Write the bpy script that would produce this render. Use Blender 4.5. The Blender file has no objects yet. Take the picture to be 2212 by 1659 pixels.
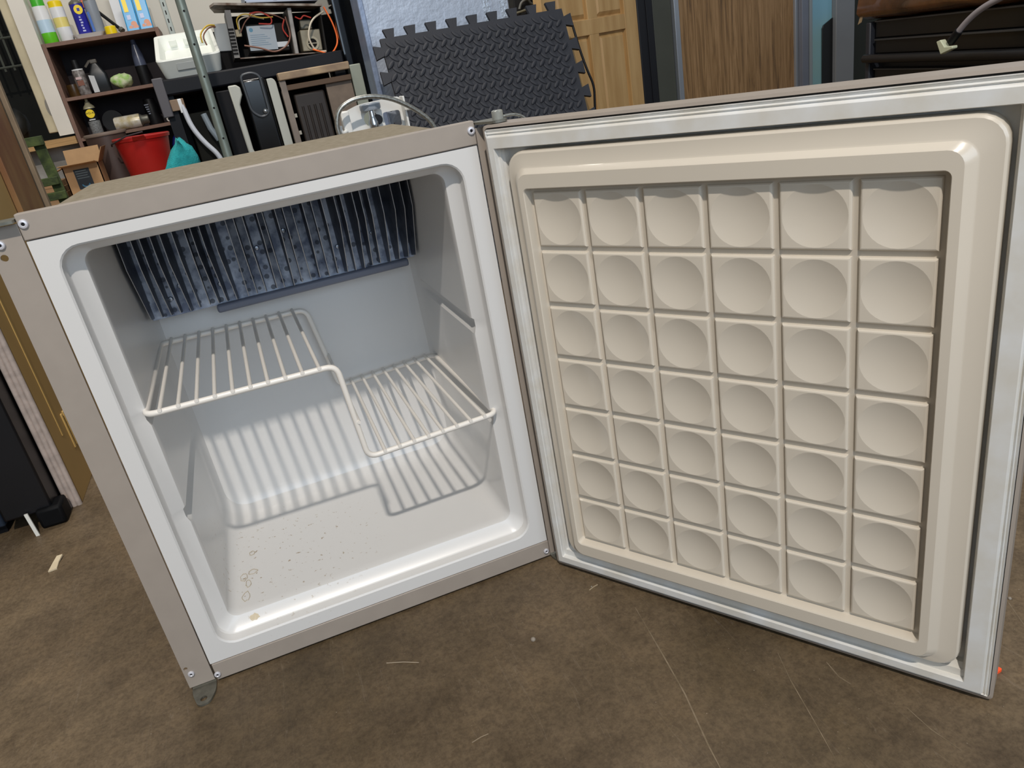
import bpy, bmesh, math, random
from mathutils import Matrix, Vector
random.seed(7)
S = bpy.context.scene
COL = S.collection
PI = math.pi

# ---------------------------------------------------------------- camera
F_PX, CX, CY = 1610.78, 1106.0, 829.5
CAM = Vector((0.2071, -0.8281, 0.6490))
RGT = Vector((0.92388881, -0.34562243, -0.16423948))
DWN = Vector((-0.28305169, -0.32841669, -0.90112386))
FWD = Vector((0.25750963, 0.87902651, -0.40124952))
cd = bpy.data.cameras.new('camera')
cam = bpy.data.objects.new('camera', cd); COL.objects.link(cam)
m = Matrix((( RGT.x, -DWN.x, -FWD.x, CAM.x),
            ( RGT.y, -DWN.y, -FWD.y, CAM.y),
            ( RGT.z, -DWN.z, -FWD.z, CAM.z), (0, 0, 0, 1)))
cam.matrix_world = m
cd.sensor_width = 36.0
cd.lens = F_PX / 2212.0 * 36.0
cd.clip_start = 0.02; cd.clip_end = 60
S.camera = cam

# ---------------------------------------------------------------- world, lights, exposure
S.view_settings.view_transform = 'Standard'
S.view_settings.look = 'None'
S.view_settings.gamma = 1.0
S.view_settings.use_curve_mapping = False
S.view_settings.exposure = -0.15
w = bpy.data.worlds.new('world'); S.world = w; w.use_nodes = True
bg = w.node_tree.nodes['Background']
bg.inputs[0].default_value = (0.80, 0.90, 1.0, 1); bg.inputs[1].default_value = 0.33

def area(name, loc, target, sx, sy, power, color):
    l = bpy.data.lights.new(name, 'AREA'); l.shape = 'RECTANGLE'; l.size = sx; l.size_y = sy
    l.energy = power; l.color = color
    o = bpy.data.objects.new(name, l); COL.objects.link(o); o.location = loc
    o.rotation_euler = (Vector(target) - Vector(loc)).to_track_quat('-Z', 'Y').to_euler()
    return o
# ceiling lamp above and in front of the refrigerator (it casts the shelf's shadow)
area('ceiling_lamp', (0.03, -2.06, 3.0), (0.25, 0.15, 0.1), 0.09, 0.07, 92, (1.0, 0.92, 0.83))
# second ceiling lamp further back in the garage
area('ceiling_lamp_rear', (0.3, 1.4, 2.9), (0.2, 2.2, 0.4), 1.2, 0.3, 42, (1.0, 0.93, 0.84))
# broad area light added as cool daylight fill from behind the camera
area('front_daylight_fill', (0.6, -4.0, 1.6), (0.2, 0.0, 0.5), 3.0, 1.8, 56, (0.66, 0.82, 1.0))

# ---------------------------------------------------------------- helpers
FLOOR = -0.003

def P(px, py, y):
    """point of the garage seen at a photograph position, at depth y"""
    d = RGT * ((px - CX) / F_PX) + DWN * ((py - CY) / F_PX) + FWD
    return CAM + d * ((y - CAM.y) / d.y)

def hexc(h, k=1.0):
    h = h.lstrip('#'); out = []
    for i in (0, 2, 4):
        v = int(h[i:i+2], 16) / 255.0
        out.append((v / 12.92 if v <= 0.04045 else ((v + 0.055) / 1.055) ** 2.4) * k)
    return tuple(out) + (1.0,)

MATS = {}
def mat(name, col, rough=0.5, metal=0.0, var=0.0, scale=20.0, bump=0.0, bscale=200.0, col2=None, spec=0.5, trans=0.0, coat=0.0, stretch=None):
    if name in MATS: return MATS[name]
    M = bpy.data.materials.new(name); M.use_nodes = True
    nt = M.node_tree; b = nt.nodes['Principled BSDF']
    c = hexc(col) if isinstance(col, str) else col
    b.inputs['Base Color'].default_value = c
    b.inputs['Roughness'].default_value = rough
    b.inputs['Metallic'].default_value = metal
    b.inputs['Specular IOR Level'].default_value = spec
    b.inputs['Transmission Weight'].default_value = trans
    b.inputs['Coat Weight'].default_value = coat
    tc = nt.nodes.new('ShaderNodeTexCoord')
    src = tc.outputs['Object']
    if stretch:
        mp = nt.nodes.new('ShaderNodeMapping'); mp.inputs['Scale'].default_value = stretch
        nt.links.new(src, mp.inputs[0]); src = mp.outputs[0]
    if var > 0:
        n = nt.nodes.new('ShaderNodeTexNoise'); n.inputs['Scale'].default_value = scale; n.inputs['Detail'].default_value = 6
        r = nt.nodes.new('ShaderNodeValToRGB')
        c2 = hexc(col2) if col2 else tuple(v * (1 - var) for v in c[:3]) + (1,)
        r.color_ramp.elements[0].position = 0.36; r.color_ramp.elements[1].position = 0.66
        r.color_ramp.elements[0].color = c2; r.color_ramp.elements[1].color = c
        nt.links.new(src, n.inputs['Vector']); nt.links.new(n.outputs['Fac'], r.inputs[0])
        nt.links.new(r.outputs[0], b.inputs['Base Color'])
    if bump > 0:
        n2 = nt.nodes.new('ShaderNodeTexNoise'); n2.inputs['Scale'].default_value = bscale; n2.inputs['Detail'].default_value = 4
        bp = nt.nodes.new('ShaderNodeBump'); bp.inputs['Strength'].default_value = bump; bp.inputs['Distance'].default_value = 0.002
        nt.links.new(src, n2.inputs['Vector']); nt.links.new(n2.outputs['Fac'], bp.inputs['Height'])
        nt.links.new(bp.outputs[0], b.inputs['Normal'])
    MATS[name] = M
    return M

def fillet(pts, r, n=5, closed=False):
    """round the corners of a 3-D polyline"""
    out = []; N = len(pts); V = [Vector(p) for p in pts]
    for i in range(N):
        if not closed and i in (0, N - 1): out.append(V[i]); continue
        a, b, c = V[i - 1], V[i], V[(i + 1) % N]
        d1, d2 = (a - b), (c - b)
        rr = min(r, d1.length * .49, d2.length * .49)
        p1 = b + d1.normalized() * rr; p2 = b + d2.normalized() * rr
        for k in range(n + 1):
            t = k / n
            out.append(p1 * (1 - t) ** 2 + b * 2 * t * (1 - t) + p2 * t * t)
    return out

def rrect(a0, a1, b0, b1, r, n=6, rb=None):
    """rounded rectangle (a horizontal, b vertical), counter-clockwise from lower left; r upper corners, rb lower"""
    rb = r if rb is None else rb
    out = []
    for (ca, cb, st, q) in ((a0 + rb, b0 + rb, PI, rb), (a1 - rb, b0 + rb, 1.5 * PI, rb), (a1 - r, b1 - r, 0, r), (a0 + r, b1 - r, .5 * PI, r)):
        for k in range(n + 1):
            t = st + .5 * PI * k / n
            out.append((ca + q * math.cos(t), cb + q * math.sin(t)))
    return out

class MB:
    """collects shapes given in world coordinates (or in a frame) and links them as one mesh"""
    def __init__(s, frame=None): s.v = []; s.f = []; s.frame = frame
    def add(s, vs, fs):
        o = len(s.v)
        for p in vs:
            p = Vector(p)
            s.v.append(s.frame @ p if s.frame else p)
        s.f += [tuple(i + o for i in f) for f in fs]
        return s
    def box(s, a, b):
        x0, x1 = sorted((a[0], b[0])); y0, y1 = sorted((a[1], b[1])); z0, z1 = sorted((a[2], b[2]))
        return s.add([(x0,y0,z0),(x1,y0,z0),(x1,y1,z0),(x0,y1,z0),(x0,y0,z1),(x1,y0,z1),(x1,y1,z1),(x0,y1,z1)],
              [(0,3,2,1),(4,5,6,7),(0,1,5,4),(1,2,6,5),(2,3,7,6),(3,0,4,7)])
    def obox(s, c, size, rot=None):
        h = [q / 2 for q in size]; M = rot or Matrix.Identity(3); c = Vector(c)
        vs = [c + M @ Vector((sx * h[0], sy * h[1], sz * h[2])) for sz in (-1, 1) for (sx, sy) in ((-1,-1),(1,-1),(1,1),(-1,1))]
        return s.add(vs, [(0,3,2,1),(4,5,6,7),(0,1,5,4),(1,2,6,5),(2,3,7,6),(3,0,4,7)])
    def bar(s, p, q, wa, wb, up=(0,0,1)):
        p, q = Vector(p), Vector(q); d = (q - p); L = d.length; d.normalize()
        u = Vector(up); 
        if abs(d.dot(u)) > .98: u = Vector((0,1,0))
        a = d.cross(u).normalized(); b = a.cross(d).normalized()
        M = Matrix((a, d, b)).transposed()
        return s.obox((p + q) / 2, (wa, L, wb), M)
    def tube(s, path, r, n=8, closed=False, caps=True):
        path = [Vector(p) for p in path]; N = len(path); vs = []; fs = []
        prev = None
        for i, p in enumerate(path):
            if closed: t = path[(i + 1) % N] - path[i - 1]
            else: t = path[min(i + 1, N - 1)] - path[max(i - 1, 0)]
            t.normalize()
            if prev is None:
                u = Vector((0,0,1)) if abs(t.z) < .9 else Vector((1,0,0))
                a = t.cross(u).normalized()
            else:
                a = (prev - t * prev.dot(t)).normalized()
            prev = a; b = t.cross(a)
            rr = r[i] if isinstance(r, (list, tuple)) else r
            for k in range(n):
                an = 2 * PI * k / n
                vs.append(p + a * math.cos(an) * rr + b * math.sin(an) * rr)
        M = N if closed else N - 1
        for i in range(M):
            j = (i + 1) % N
            for k in range(n):
                fs.append((i*n + k, i*n + (k+1) % n, j*n + (k+1) % n, j*n + k))
        if caps and not closed:
            fs.append(tuple(range(n - 1, -1, -1))); fs.append(tuple((N-1)*n + k for k in range(n)))
        return s.add(vs, fs)
    def lathe(s, c, prof, n=20, axis='z', M=None):
        """prof: (radius, height) list from bottom to top"""
        c = Vector(c); vs = []; fs = []
        for (r, h) in prof:
            for k in range(n):
                a = 2 * PI * k / n
                q = Vector((r * math.cos(a), r * math.sin(a), h))
                if axis == 'y': q = Vector((q.x, -q.z, q.y))
                elif axis == 'x': q = Vector((q.z, q.y, -q.x))
                if M: q = M @ q
                vs.append(c + q)
        for i in range(len(prof) - 1):
            for k in range(n):
                fs.append((i*n + k, i*n + (k+1) % n, (i+1)*n + (k+1) % n, (i+1)*n + k))
        fs.append(tuple(range(n - 1, -1, -1))); fs.append(tuple((len(prof)-1)*n + k for k in range(n)))
        return s.add(vs, fs)
    def loft(s, rings, cap0=False, cap1=False, closed=True):
        n = len(rings[0]); vs = [p for r in rings for p in r]; fs = []
        for i in range(len(rings) - 1):
            for k in range(n if closed else n - 1):
                fs.append((i*n + k, i*n + (k+1) % n, (i+1)*n + (k+1) % n, (i+1)*n + k))
        if cap0: fs.append(tuple(range(n - 1, -1, -1)))
        if cap1: fs.append(tuple((len(rings)-1)*n + k for k in range(n)))
        return s.add(vs, fs)
    def prism(s, poly, vec):
        """3-D polygon swept along vec"""
        vec = Vector(vec); a = [Vector(p) for p in poly]
        return s.loft([a, [p + vec for p in a]], True, True)
    def build(s, name, m, parent=None, bevel=0.0, smooth=35, origin=None, seg=2, solid=0.0, fix=True, subsurf=0):
        me = bpy.data.meshes.new(name)
        if origin is None:
            origin = parent['_org'] if (parent is not None and '_org' in parent) else None
        if origin is None:
            xs = [p.x for p in s.v]; ys = [p.y for p in s.v]; zs = [p.z for p in s.v]
            origin = ((min(xs)+max(xs))/2, (min(ys)+max(ys))/2, min(zs))
        org = Vector(origin)
        me.from_pydata([tuple(p - org) for p in s.v], [], s.f); me.update()
        if fix:
            b = bmesh.new(); b.from_mesh(me)
            bmesh.ops.recalc_face_normals(b, faces=b.faces); b.to_mesh(me); b.free()
        o = bpy.data.objects.new(name, me); COL.objects.link(o)
        if m: me.materials.append(m)
        if smooth:
            me.polygons.foreach_set('use_smooth', [True] * len(me.polygons))
            me.set_sharp_from_angle(angle=math.radians(smooth))
        if parent is not None:
            o.parent = parent; o.location = org - Vector(parent['_org'])
        else: o.location = org
        o['_org'] = tuple(org)
        if solid:
            q = o.modifiers.new('solid', 'SOLIDIFY'); q.thickness = solid
        if bevel:
            q = o.modifiers.new('bevel', 'BEVEL'); q.width = bevel; q.segments = seg; q.limit_method = 'ANGLE'; q.angle_limit = math.radians(35)
        if subsurf:
            q = o.modifiers.new('sub', 'SUBSURF'); q.levels = subsurf; q.render_levels = subsurf
        return o

def thing(name, label, cat, loc, group=None):
    o = bpy.data.objects.new(name, None); COL.objects.link(o); o.location = loc
    o.empty_display_size = 0.05
    o['_org'] = tuple(loc); o['label'] = label; o['category'] = cat
    if group: o['group'] = group
    return o
def tag(o, label, cat, group=None):
    o['label'] = label; o['category'] = cat
    if group: o['group'] = group
    return o
def struct(o): o['kind'] = 'structure'; return o
def dup(o, parent, off=(0,0,0), rot=None):
    c = o.copy(); COL.objects.link(c); c.parent = parent
    c.location = o.location + Vector(off)
    if rot: c.rotation_euler = rot
    return c
def plate(poly, holes, vec, frame=None):
    """flat sheet with holes, swept along vec; returns an MB"""
    b = bmesh.new(); edges = []
    for loop in [poly] + holes:
        vs = [b.verts.new(p) for p in loop]
        edges += [b.edges.new((vs[i], vs[(i+1) % len(vs)])) for i in range(len(vs))]
    bmesh.ops.triangle_fill(b, use_beauty=True, edges=edges)
    r = bmesh.ops.extrude_face_region(b, geom=b.faces[:] )
    bmesh.ops.translate(b, vec=vec, verts=[e for e in r['geom'] if isinstance(e, bmesh.types.BMVert)])
    # keep original faces too
    b.verts.index_update()
    mb = MB(frame); mb.add([v.co.copy() for v in b.verts], [tuple(v.index for v in f.verts) for f in b.faces]); b.free()
    return mb
def circ(c, r, axis='y', n=16):
    out = []
    for k in range(n):
        a = 2*PI*k/n; u, v = r*math.cos(a), r*math.sin(a)
        if axis == 'y': out.append((c[0]+u, c[1], c[2]+v))
        elif axis == 'z': out.append((c[0]+u, c[1]+v, c[2]))
        else: out.append((c[0], c[1]+u, c[2]+v))
    return out
def text_mesh(txt, size, m, parent, mtx, name='lettering', extrude=0.0004):
    cu = bpy.data.curves.new(name, 'FONT'); cu.body = txt; cu.size = size; cu.extrude = extrude
    cu.align_x = 'CENTER'; cu.align_y = 'CENTER'; cu.resolution_u = 2
    t = bpy.data.objects.new(name, cu); COL.objects.link(t)
    dg = bpy.context.evaluated_depsgraph_get()
    me = bpy.data.meshes.new_from_object(t.evaluated_get(dg))
    bpy.data.objects.remove(t); bpy.data.curves.remove(cu)
    org = Vector(parent['_org'])
    me.transform(Matrix.Translation(-org) @ mtx)
    me.materials.clear(); me.materials.append(m)
    o = bpy.data.objects.new(name, me); COL.objects.link(o); o.parent = parent; o['_org'] = tuple(org)
    return o
def facing_front(loc, roll=0.0, rz=0.0):
    """matrix that stands lettering upright, facing -y"""
    return Matrix.Translation(loc) @ Matrix.Rotation(rz, 4, 'Z') @ Matrix.Rotation(PI/2, 4, 'X') @ Matrix.Rotation(roll, 4, 'Z')

# ---------------------------------------------------------------- materials
white_pl = mat('white_plastic_liner', '#e4e2de', 0.22, var=.05, scale=6, coat=.3)
beige_pl = mat('beige_door_plastic', '#d3cabb', 0.24, var=.04, scale=5, coat=.3)
taupe = mat('taupe_paint', '#a0968c', 0.45, var=.06, scale=30)
taupe_top = mat('dusty_taupe_paint', '#8c8270', 0.85, var=.18, scale=90, col2='#7a705c')
gasket_m = mat('gasket_vinyl', '#dcdddc', 0.42, var=.10, scale=30, col2='#d3d0c8')
wire_m = mat('white_coated_wire', '#e9e4dc', 0.3)
rivet_m = mat('rivet_metal', '#d5d5dc', 0.35, .3)
steel = mat('galvanised_steel', '#8b8a80', 0.45, .8, var=.25, scale=120)
fin_m = mat('dull_aluminium_fin', '#6c7281', 0.42, .3, var=.3, scale=60, col2='#4d525e')
def plate_mat():
    M = bpy.data.materials.new('speckled_daylit_aluminium'); M.use_nodes = True; nt = M.node_tree; b = nt.nodes['Principled BSDF']; L = nt.links
    b.inputs['Roughness'].default_value = .4; b.inputs['Metallic'].default_value = .25
    tc = nt.nodes.new('ShaderNodeTexCoord')
    n = nt.nodes.new('ShaderNodeTexNoise'); n.inputs['Scale'].default_value = 60; n.inputs['Detail'].default_value = 5; L.new(tc.outputs['Object'], n.inputs['Vector'])
    r = nt.nodes.new('ShaderNodeValToRGB'); e = r.color_ramp.elements
    e[0].position = .38; e[0].color = hexc('#7f89a0'); e[1].position = .62; e[1].color = hexc('#d3dbe9')  # blue of reflected daylight put into the plate's base colour
    L.new(n.outputs['Fac'], r.inputs[0])
    v = nt.nodes.new('ShaderNodeTexVoronoi'); v.inputs['Scale'].default_value = 62; v.inputs['Randomness'].default_value = .55; L.new(tc.outputs['Object'], v.inputs['Vector'])
    d = nt.nodes.new('ShaderNodeMapRange'); d.inputs[1].default_value = .20; d.inputs[2].default_value = .24; d.inputs[3].default_value = .75; d.inputs[4].default_value = 0; L.new(v.outputs['Distance'], d.inputs[0])
    mx = nt.nodes.new('ShaderNodeMix'); mx.data_type = 'RGBA'; L.new(d.outputs[0], mx.inputs[0]); L.new(r.outputs[0], mx.inputs[6]); mx.inputs[7].default_value = hexc('#3a3f4b')
    L.new(mx.outputs[2], b.inputs['Base Color'])
    return M
finbase_m = plate_mat()
darkm = mat('black_plastic', '#0d0e11', 0.6, spec=.15, var=.2, scale=30)
hole_m = mat('dark_bore', '#0c0c0e', 0.9)

def floor_mat():
    M = bpy.data.materials.new('stained_concrete'); M.use_nodes = True
    nt = M.node_tree; b = nt.nodes['Principled BSDF']; L = nt.links
    tc = nt.nodes.new('ShaderNodeTexCoord')
    def noise(sc, det=8, rough=.6, vec=None):
        n = nt.nodes.new('ShaderNodeTexNoise'); n.inputs['Scale'].default_value = sc; n.inputs['Detail'].default_value = det
        n.inputs['Roughness'].default_value = rough; L.new(vec or tc.outputs['Object'], n.inputs['Vector']); return n
    def ramp(src, stops):
        r = nt.nodes.new('ShaderNodeValToRGB'); e = r.color_ramp.elements
        while len(e) < len(stops): e.new(.5)
        for q, (p, c) in zip(e, stops): q.position = p; q.color = c
        L.new(src, r.inputs[0]); return r
    def mix(f, a, bb, mode='MIX'):
        x = nt.nodes.new('ShaderNodeMix'); x.data_type = 'RGBA'; x.blend_type = mode
        if isinstance(f, float): x.inputs[0].default_value = f
        else: L.new(f, x.inputs[0])
        L.new(a, x.inputs[6]); L.new(bb, x.inputs[7]); return x.outputs[2]
    big = ramp(noise(2.2, 6).outputs['Fac'], [(.3, hexc('#50432f')), (.52, hexc('#6a5a45')), (.72, hexc('#78674f'))])
    mid = ramp(noise(14, 8, .7).outputs['Fac'], [(.30, (.62,.60,.58,1)), (.52, (1,1,1,1)), (.72, (1.18,1.15,1.10,1))])
    c = mix(1.0, big.outputs[0], mid.outputs[0], 'MULTIPLY')
    fine = ramp(noise(160, 4, .8).outputs['Fac'], [(.35, (.66,.64,.62,1)), (.6, (1.06,1.06,1.06,1))])
    c = mix(1.0, c, fine.outputs[0], 'MULTIPLY')
    sp = ramp(noise(420, 2, .5).outputs['Fac'], [(.74, (0,0,0,1)), (.79, (1,1,1,1))])
    light = nt.nodes.new('ShaderNodeRGB'); light.outputs[0].default_value = hexc('#96897a')
    c = mix(sp.outputs[0], c, light.outputs[0])
    # long fine scratches
    mp = nt.nodes.new('ShaderNodeMapping'); mp.inputs['Rotation'].default_value = (0, 0, 1.02); mp.inputs['Scale'].default_value = (9, .35, 1)
    L.new(tc.outputs['Object'], mp.inputs[0])
    sc = ramp(noise(7, 2, .5, mp.outputs[0]).outputs['Fac'], [(.496, (0,0,0,1)), (.5, (.16,.16,.16,1)), (.504, (0,0,0,1))])
    c = mix(sc.outputs[0], c, light.outputs[0])
    L.new(c, b.inputs['Base Color'])
    rr = ramp(noise(9, 5).outputs['Fac'], [(.3, (.42,.42,.42,1)), (.7, (.62,.62,.62,1))]); L.new(rr.outputs[0], b.inputs['Roughness'])
    bp = nt.nodes.new('ShaderNodeBump'); bp.inputs['Strength'].default_value = .25; bp.inputs['Distance'].default_value = .0015
    L.new(noise(130, 6, .7).outputs['Fac'], bp.inputs['Height']); L.new(bp.outputs[0], b.inputs['Normal'])
    return M

# ---------------------------------------------------------------- setting
mb = MB().box((-4, -4.6, FLOOR - .06), (5.5, 5.2, FLOOR)); fl = struct(mb.build('floor', floor_mat(), smooth=0))
wallm = mat('cream_wall_paint', '#d9d5ca', .85, var=.10, scale=2.5, bump=.1)
WY = 3.5
mb = MB().box((-1.32, -1.2, FLOOR), (-1.20, 3.31, 2.9)); struct(mb.build('wall_shade_left', mat('shade_wall_paint', '#8f8a80', .9, var=.1, scale=3), smooth=0))  # unseen wall added to keep ambient light off the left floor
# back wall: stained low part under the hatch at the left, full height right of it
mb = MB().box((-.43, WY, FLOOR), (5.5, WY + .12, 2.9)); struct(mb.build('wall_back', wallm, smooth=0))

# ---------------------------------------------------------------- refrigerator
FR = thing('mini_refrigerator', 'taupe mini refrigerator standing open with a white interior and a beige dimpled door', 'refrigerator', (0.23, 0.23, FLOOR))
W, HT = 0.46, 0.5884
# cabinet shell: five sheets, open to the front
mb = MB()
mb.box((0.001, .010, FLOOR), (0.003, .465, .5738)); mb.box((.457, .010, FLOOR), (.459, .465, .5738))
mb.box((0.001, .463, FLOOR), (.459, .465, .5738)); mb.box((0.001, .010, FLOOR), (.459, .465, FLOOR + .002))
mb.build('cabinet_shell', taupe, FR, bevel=.0005)
mb = MB().box((-.004, .008, .5715), (.464, .468, .5742)); mb.build('top_panel', taupe_top, FR, bevel=.0008)

# white moulded interior with a recessed jamb, four shelf grooves and a rounded back
RAILS = (0.3535, 0.2245)
def liner_ring(x0, x1, z0, z1, rt, rb, y, g):
    out = []; n = 6
    def side(x, sgn, up):
        zs = []
        for zr in sorted(RAILS):
            zs += [(zr - .013, 0), (zr - .007, .8), (zr - .0045, 1), (zr + .005, 1), (zr + .0075, 0)]
        if not up: zs = zs[::-1]
        return [(x + sgn * g * k, y, z) for z, k in zs]
    pts = rrect(x0, x1, z0, z1, rt, n, rb)
    q = n + 1
    bl, br, tr, tl = pts[:q], pts[q:2*q], pts[2*q:3*q], pts[3*q:]
    out += [(a, y, b) for a, b in bl + br]
    out += side(x1, 1, True)
    out += [(a, y, b) for a, b in tr + tl]
    out += side(x0, -1, False)
    return out
R = [
 liner_ring(0.0005, .4595, .0255, .5622, .0008, .0008, .0020, 0),
 liner_ring(0.0010, .4590, .0260, .5618, .0008, .0008, .0000, 0),
 liner_ring(.0185, .4390, .0435, .5505, .024, .024, .0000, 0),
 liner_ring(.0203, .4372, .0457, .5487, .022, .022, .0016, 0),
 liner_ring(.0212, .4364, .0466, .5480, .021, .021, .0135, 0),
 liner_ring(.0226, .4350, .0482, .5466, .020, .020, .0160, 0),
 liner_ring(.0370, .4215, .0630, .5392, .013, .013, .0252, .0025),
 liner_ring(.0381, .4204, .0638, .5386, .012, .013, .0280, .007),
 liner_ring(.0380, .4204, .0632, .5390, .012, .014, .0400, .007),
 liner_ring(.0372, .4185, .0626, .5396, .012, .022, .1500, .0065),
 liner_ring(.0370, .4168, .0625, .5400, .012, .030, .2450, .004),
 liner_ring(.0375, .4160, .0630, .5395, .012, .032, .2720, 0),
 liner_ring(.0395, .4140, .0655, .5375, .012, .032, .2850, 0),
 liner_ring(.0440, .4095, .0710, .5330, .012, .031, .2950, 0),
 liner_ring(.0520, .4015, .0800, .5250, .012, .028, .2995, 0),
 liner_ring(.0600, .3935, .0880, .5170, .012, .026, .3003, 0)]
mb = MB().loft(R, False, True)
LN = mb.build('interior_liner', None, FR, smooth=28)
# liner material: glossy white with yellowish drips and specks on the floor near the front left
def liner_mat():
    M = bpy.data.materials.new('liner_white'); M.use_nodes = True
    nt = M.node_tree; b = nt.nodes['Principled BSDF']; L = nt.links
    b.inputs['Roughness'].default_value = .30; b.inputs['Coat Weight'].default_value = .12; b.inputs['Coat Roughness'].default_value = .12
    tc = nt.nodes.new('ShaderNodeTexCoord')
    n = nt.nodes.new('ShaderNodeTexNoise'); n.inputs['Scale'].default_value = 170; n.inputs['Detail'].default_value = 3
    L.new(tc.outputs['Object'], n.inputs['Vector'])
    r = nt.nodes.new('ShaderNodeValToRGB'); r.color_ramp.elements[0].position = .655; r.color_ramp.elements[1].position = .70
    L.new(n.outputs['Fac'], r.inputs[0])
    # stains gather in one puddle region on the cavity floor
    v = nt.nodes.new('ShaderNodeVectorMath'); v.operation = 'DISTANCE'; v.inputs[1].default_value = (-.105, -.10, .066)
    L.new(tc.outputs['Object'], v.inputs[0])
    mr = nt.nodes.new('ShaderNodeMapRange'); mr.inputs[1].default_value = .15; mr.inputs[2].default_value = .07; L.new(v.outputs['Value'], mr.inputs[0])
    mu = nt.nodes.new('ShaderNodeMath'); mu.operation = 'MULTIPLY'; L.new(r.outputs[0], mu.inputs[0]); L.new(mr.outputs[0], mu.inputs[1])
    mx = nt.nodes.new('ShaderNodeMix'); mx.data_type = 'RGBA'; L.new(mu.outputs[0], mx.inputs[0])
    mx.inputs[6].default_value = hexc('#d8d7d5'); mx.inputs[7].default_value = hexc('#a3937c')
    L.new(mx.outputs[2], b.inputs['Base Color'])
    return M
LN.data.materials.append(liner_mat())
# dried drips: outlined stains lying on the liner floor
stain = mat('dried_drip', '#d2c3a6', .5, var=.15, scale=300)
def drip(cx, cy, z, rx, ry, seed, mtl, slope=0.0):
    rnd = random.Random(seed); n = 14
    pts = [(cx + rx*math.cos(2*PI*k/n)*(1+rnd.uniform(-.25,.25)), cy + ry*math.sin(2*PI*k/n)*(1+rnd.uniform(-.25,.25))) for k in range(n)]
    return MB().prism([(a, b, z + (b - cy)*slope) for a, b in pts], (0, 0, .0003)).build('dried_stain', mtl, FR, smooth=0)
drip(.0655, .0206, .0558, .0058, .0022, 3, stain, 1.6)
def drip_ring(cx, cy, rx, ry, seed):
    rnd = random.Random(seed); n = 16
    pts = [(cx + rx*math.cos(2*PI*k/n)*(1+rnd.uniform(-.3,.3)), cy + ry*math.sin(2*PI*k/n)*(1+rnd.uniform(-.3,.3)), .0634) for k in range(n)]
    MB().tube(fillet(pts, .002, 2, True), .00035, 5, True).build('dried_stain', mat('dried_drip_edge', '#b5a78e', .5), FR)
for q in ((.0585, .060, .0050, .0105, 4), (.0560, .105, .0045, .0090, 5), (.0690, .112, .0060, .0050, 6), (.0620, .088, .0040, .0080, 8), (.0700, .160, .0040, .0050, 9)): drip_ring(*q)

# painted front frame: strips above and below, side flanges
mb = MB().box((0, -.0012, .5628), (W, .0115, HT)); mb.build('front_strip', taupe, FR, bevel=.0012)
mb = MB().box((0.002, -.0008, 0.0), (W, .010, .0250)); mb.build('front_strip', taupe, FR, bevel=.0010)
def flange(x0, x1, holes):
    poly = [(x0, -.001, .0035), (x1, -.001, .0035), (x1, -.001, .5800), (x0, -.001, .5800)]
    return plate(poly, [circ((hx, -.001, hz), hr) for hx, hz, hr in holes], (0, .0022, 0))
flange(-.0306, -.0003, [(-.0217, .5516, .0034), (-.0262, .0330, .0024)]).build('side_flange', taupe, FR, smooth=0)
flange(.4603, .4890, []).build('side_flange', taupe, FR, smooth=0)
# rivets with dark bores
def rivet(x, z, r=.0046, y=-.0012):
    mb = MB().lathe((x, y, z), [(r, 0), (r, .0008), (r*.82, .0020), (r*.50, .0024), (r*.36, .0018), (r*.34, .0004)], 20, 'y')
    rv = mb.build('rivet', rivet_m, FR)
    MB().lathe((x, y - .0005, z), [(r*.335, 0), (r*.335, .0003)], 12, 'y').build('rivet_bore', hole_m, rv)
for x, z in ((.4552, .5783), (.0050, .5783), (-.0206, .5639), (.0045, .0090), (-.0226, .0237), (.4547, .0098)): rivet(x, z, .0046 if z > .1 else .0040)
# bare hinge lug under the free left side, hinge plates at the right
poly = fillet([(-.0285, .008, FLOOR + .0003), (-.0285, -.010, FLOOR + .0003), (-.0215, -.0345, FLOOR + .0003), (-.0075, -.0345, FLOOR + .0003), (.0005, -.016, FLOOR + .0003), (.0005, .008, FLOOR + .0003)], .009, 5, True)
plate(poly, [circ((-.0146, -.0245, FLOOR + .0003), .0042, 'z')], (0, 0, .0028)).build('hinge_lug', steel, FR, smooth=0)
poly = [(-.032, -.012, .5815), (-.0005, -.012, .5815), (-.0005, .02, .5815), (-.032, .02, .5815)]
MB().prism(poly, (0, 0, .0028)).build('hinge_lug', steel, FR, smooth=0)
poly = fillet([(.4605, .012, .5835), (.4605, -.006, .5835), (.472, -.034, .5835), (.489, -.034, .5835), (.489, .012, .5835)], .007, 5, True)
MB().prism(poly, (0, 0, .0026)).build('hinge_plate', steel, FR, smooth=0)
poly = fillet([(.4605, .012, FLOOR + .0004), (.4605, -.006, FLOOR + .0004), (.472, -.034, FLOOR + .0004), (.489, -.034, FLOOR + .0004), (.489, .012, FLOOR + .0004)], .007, 5, True)
MB().prism(poly, (0, 0, .0026)).build('hinge_plate', steel, FR, smooth=0)

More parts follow.
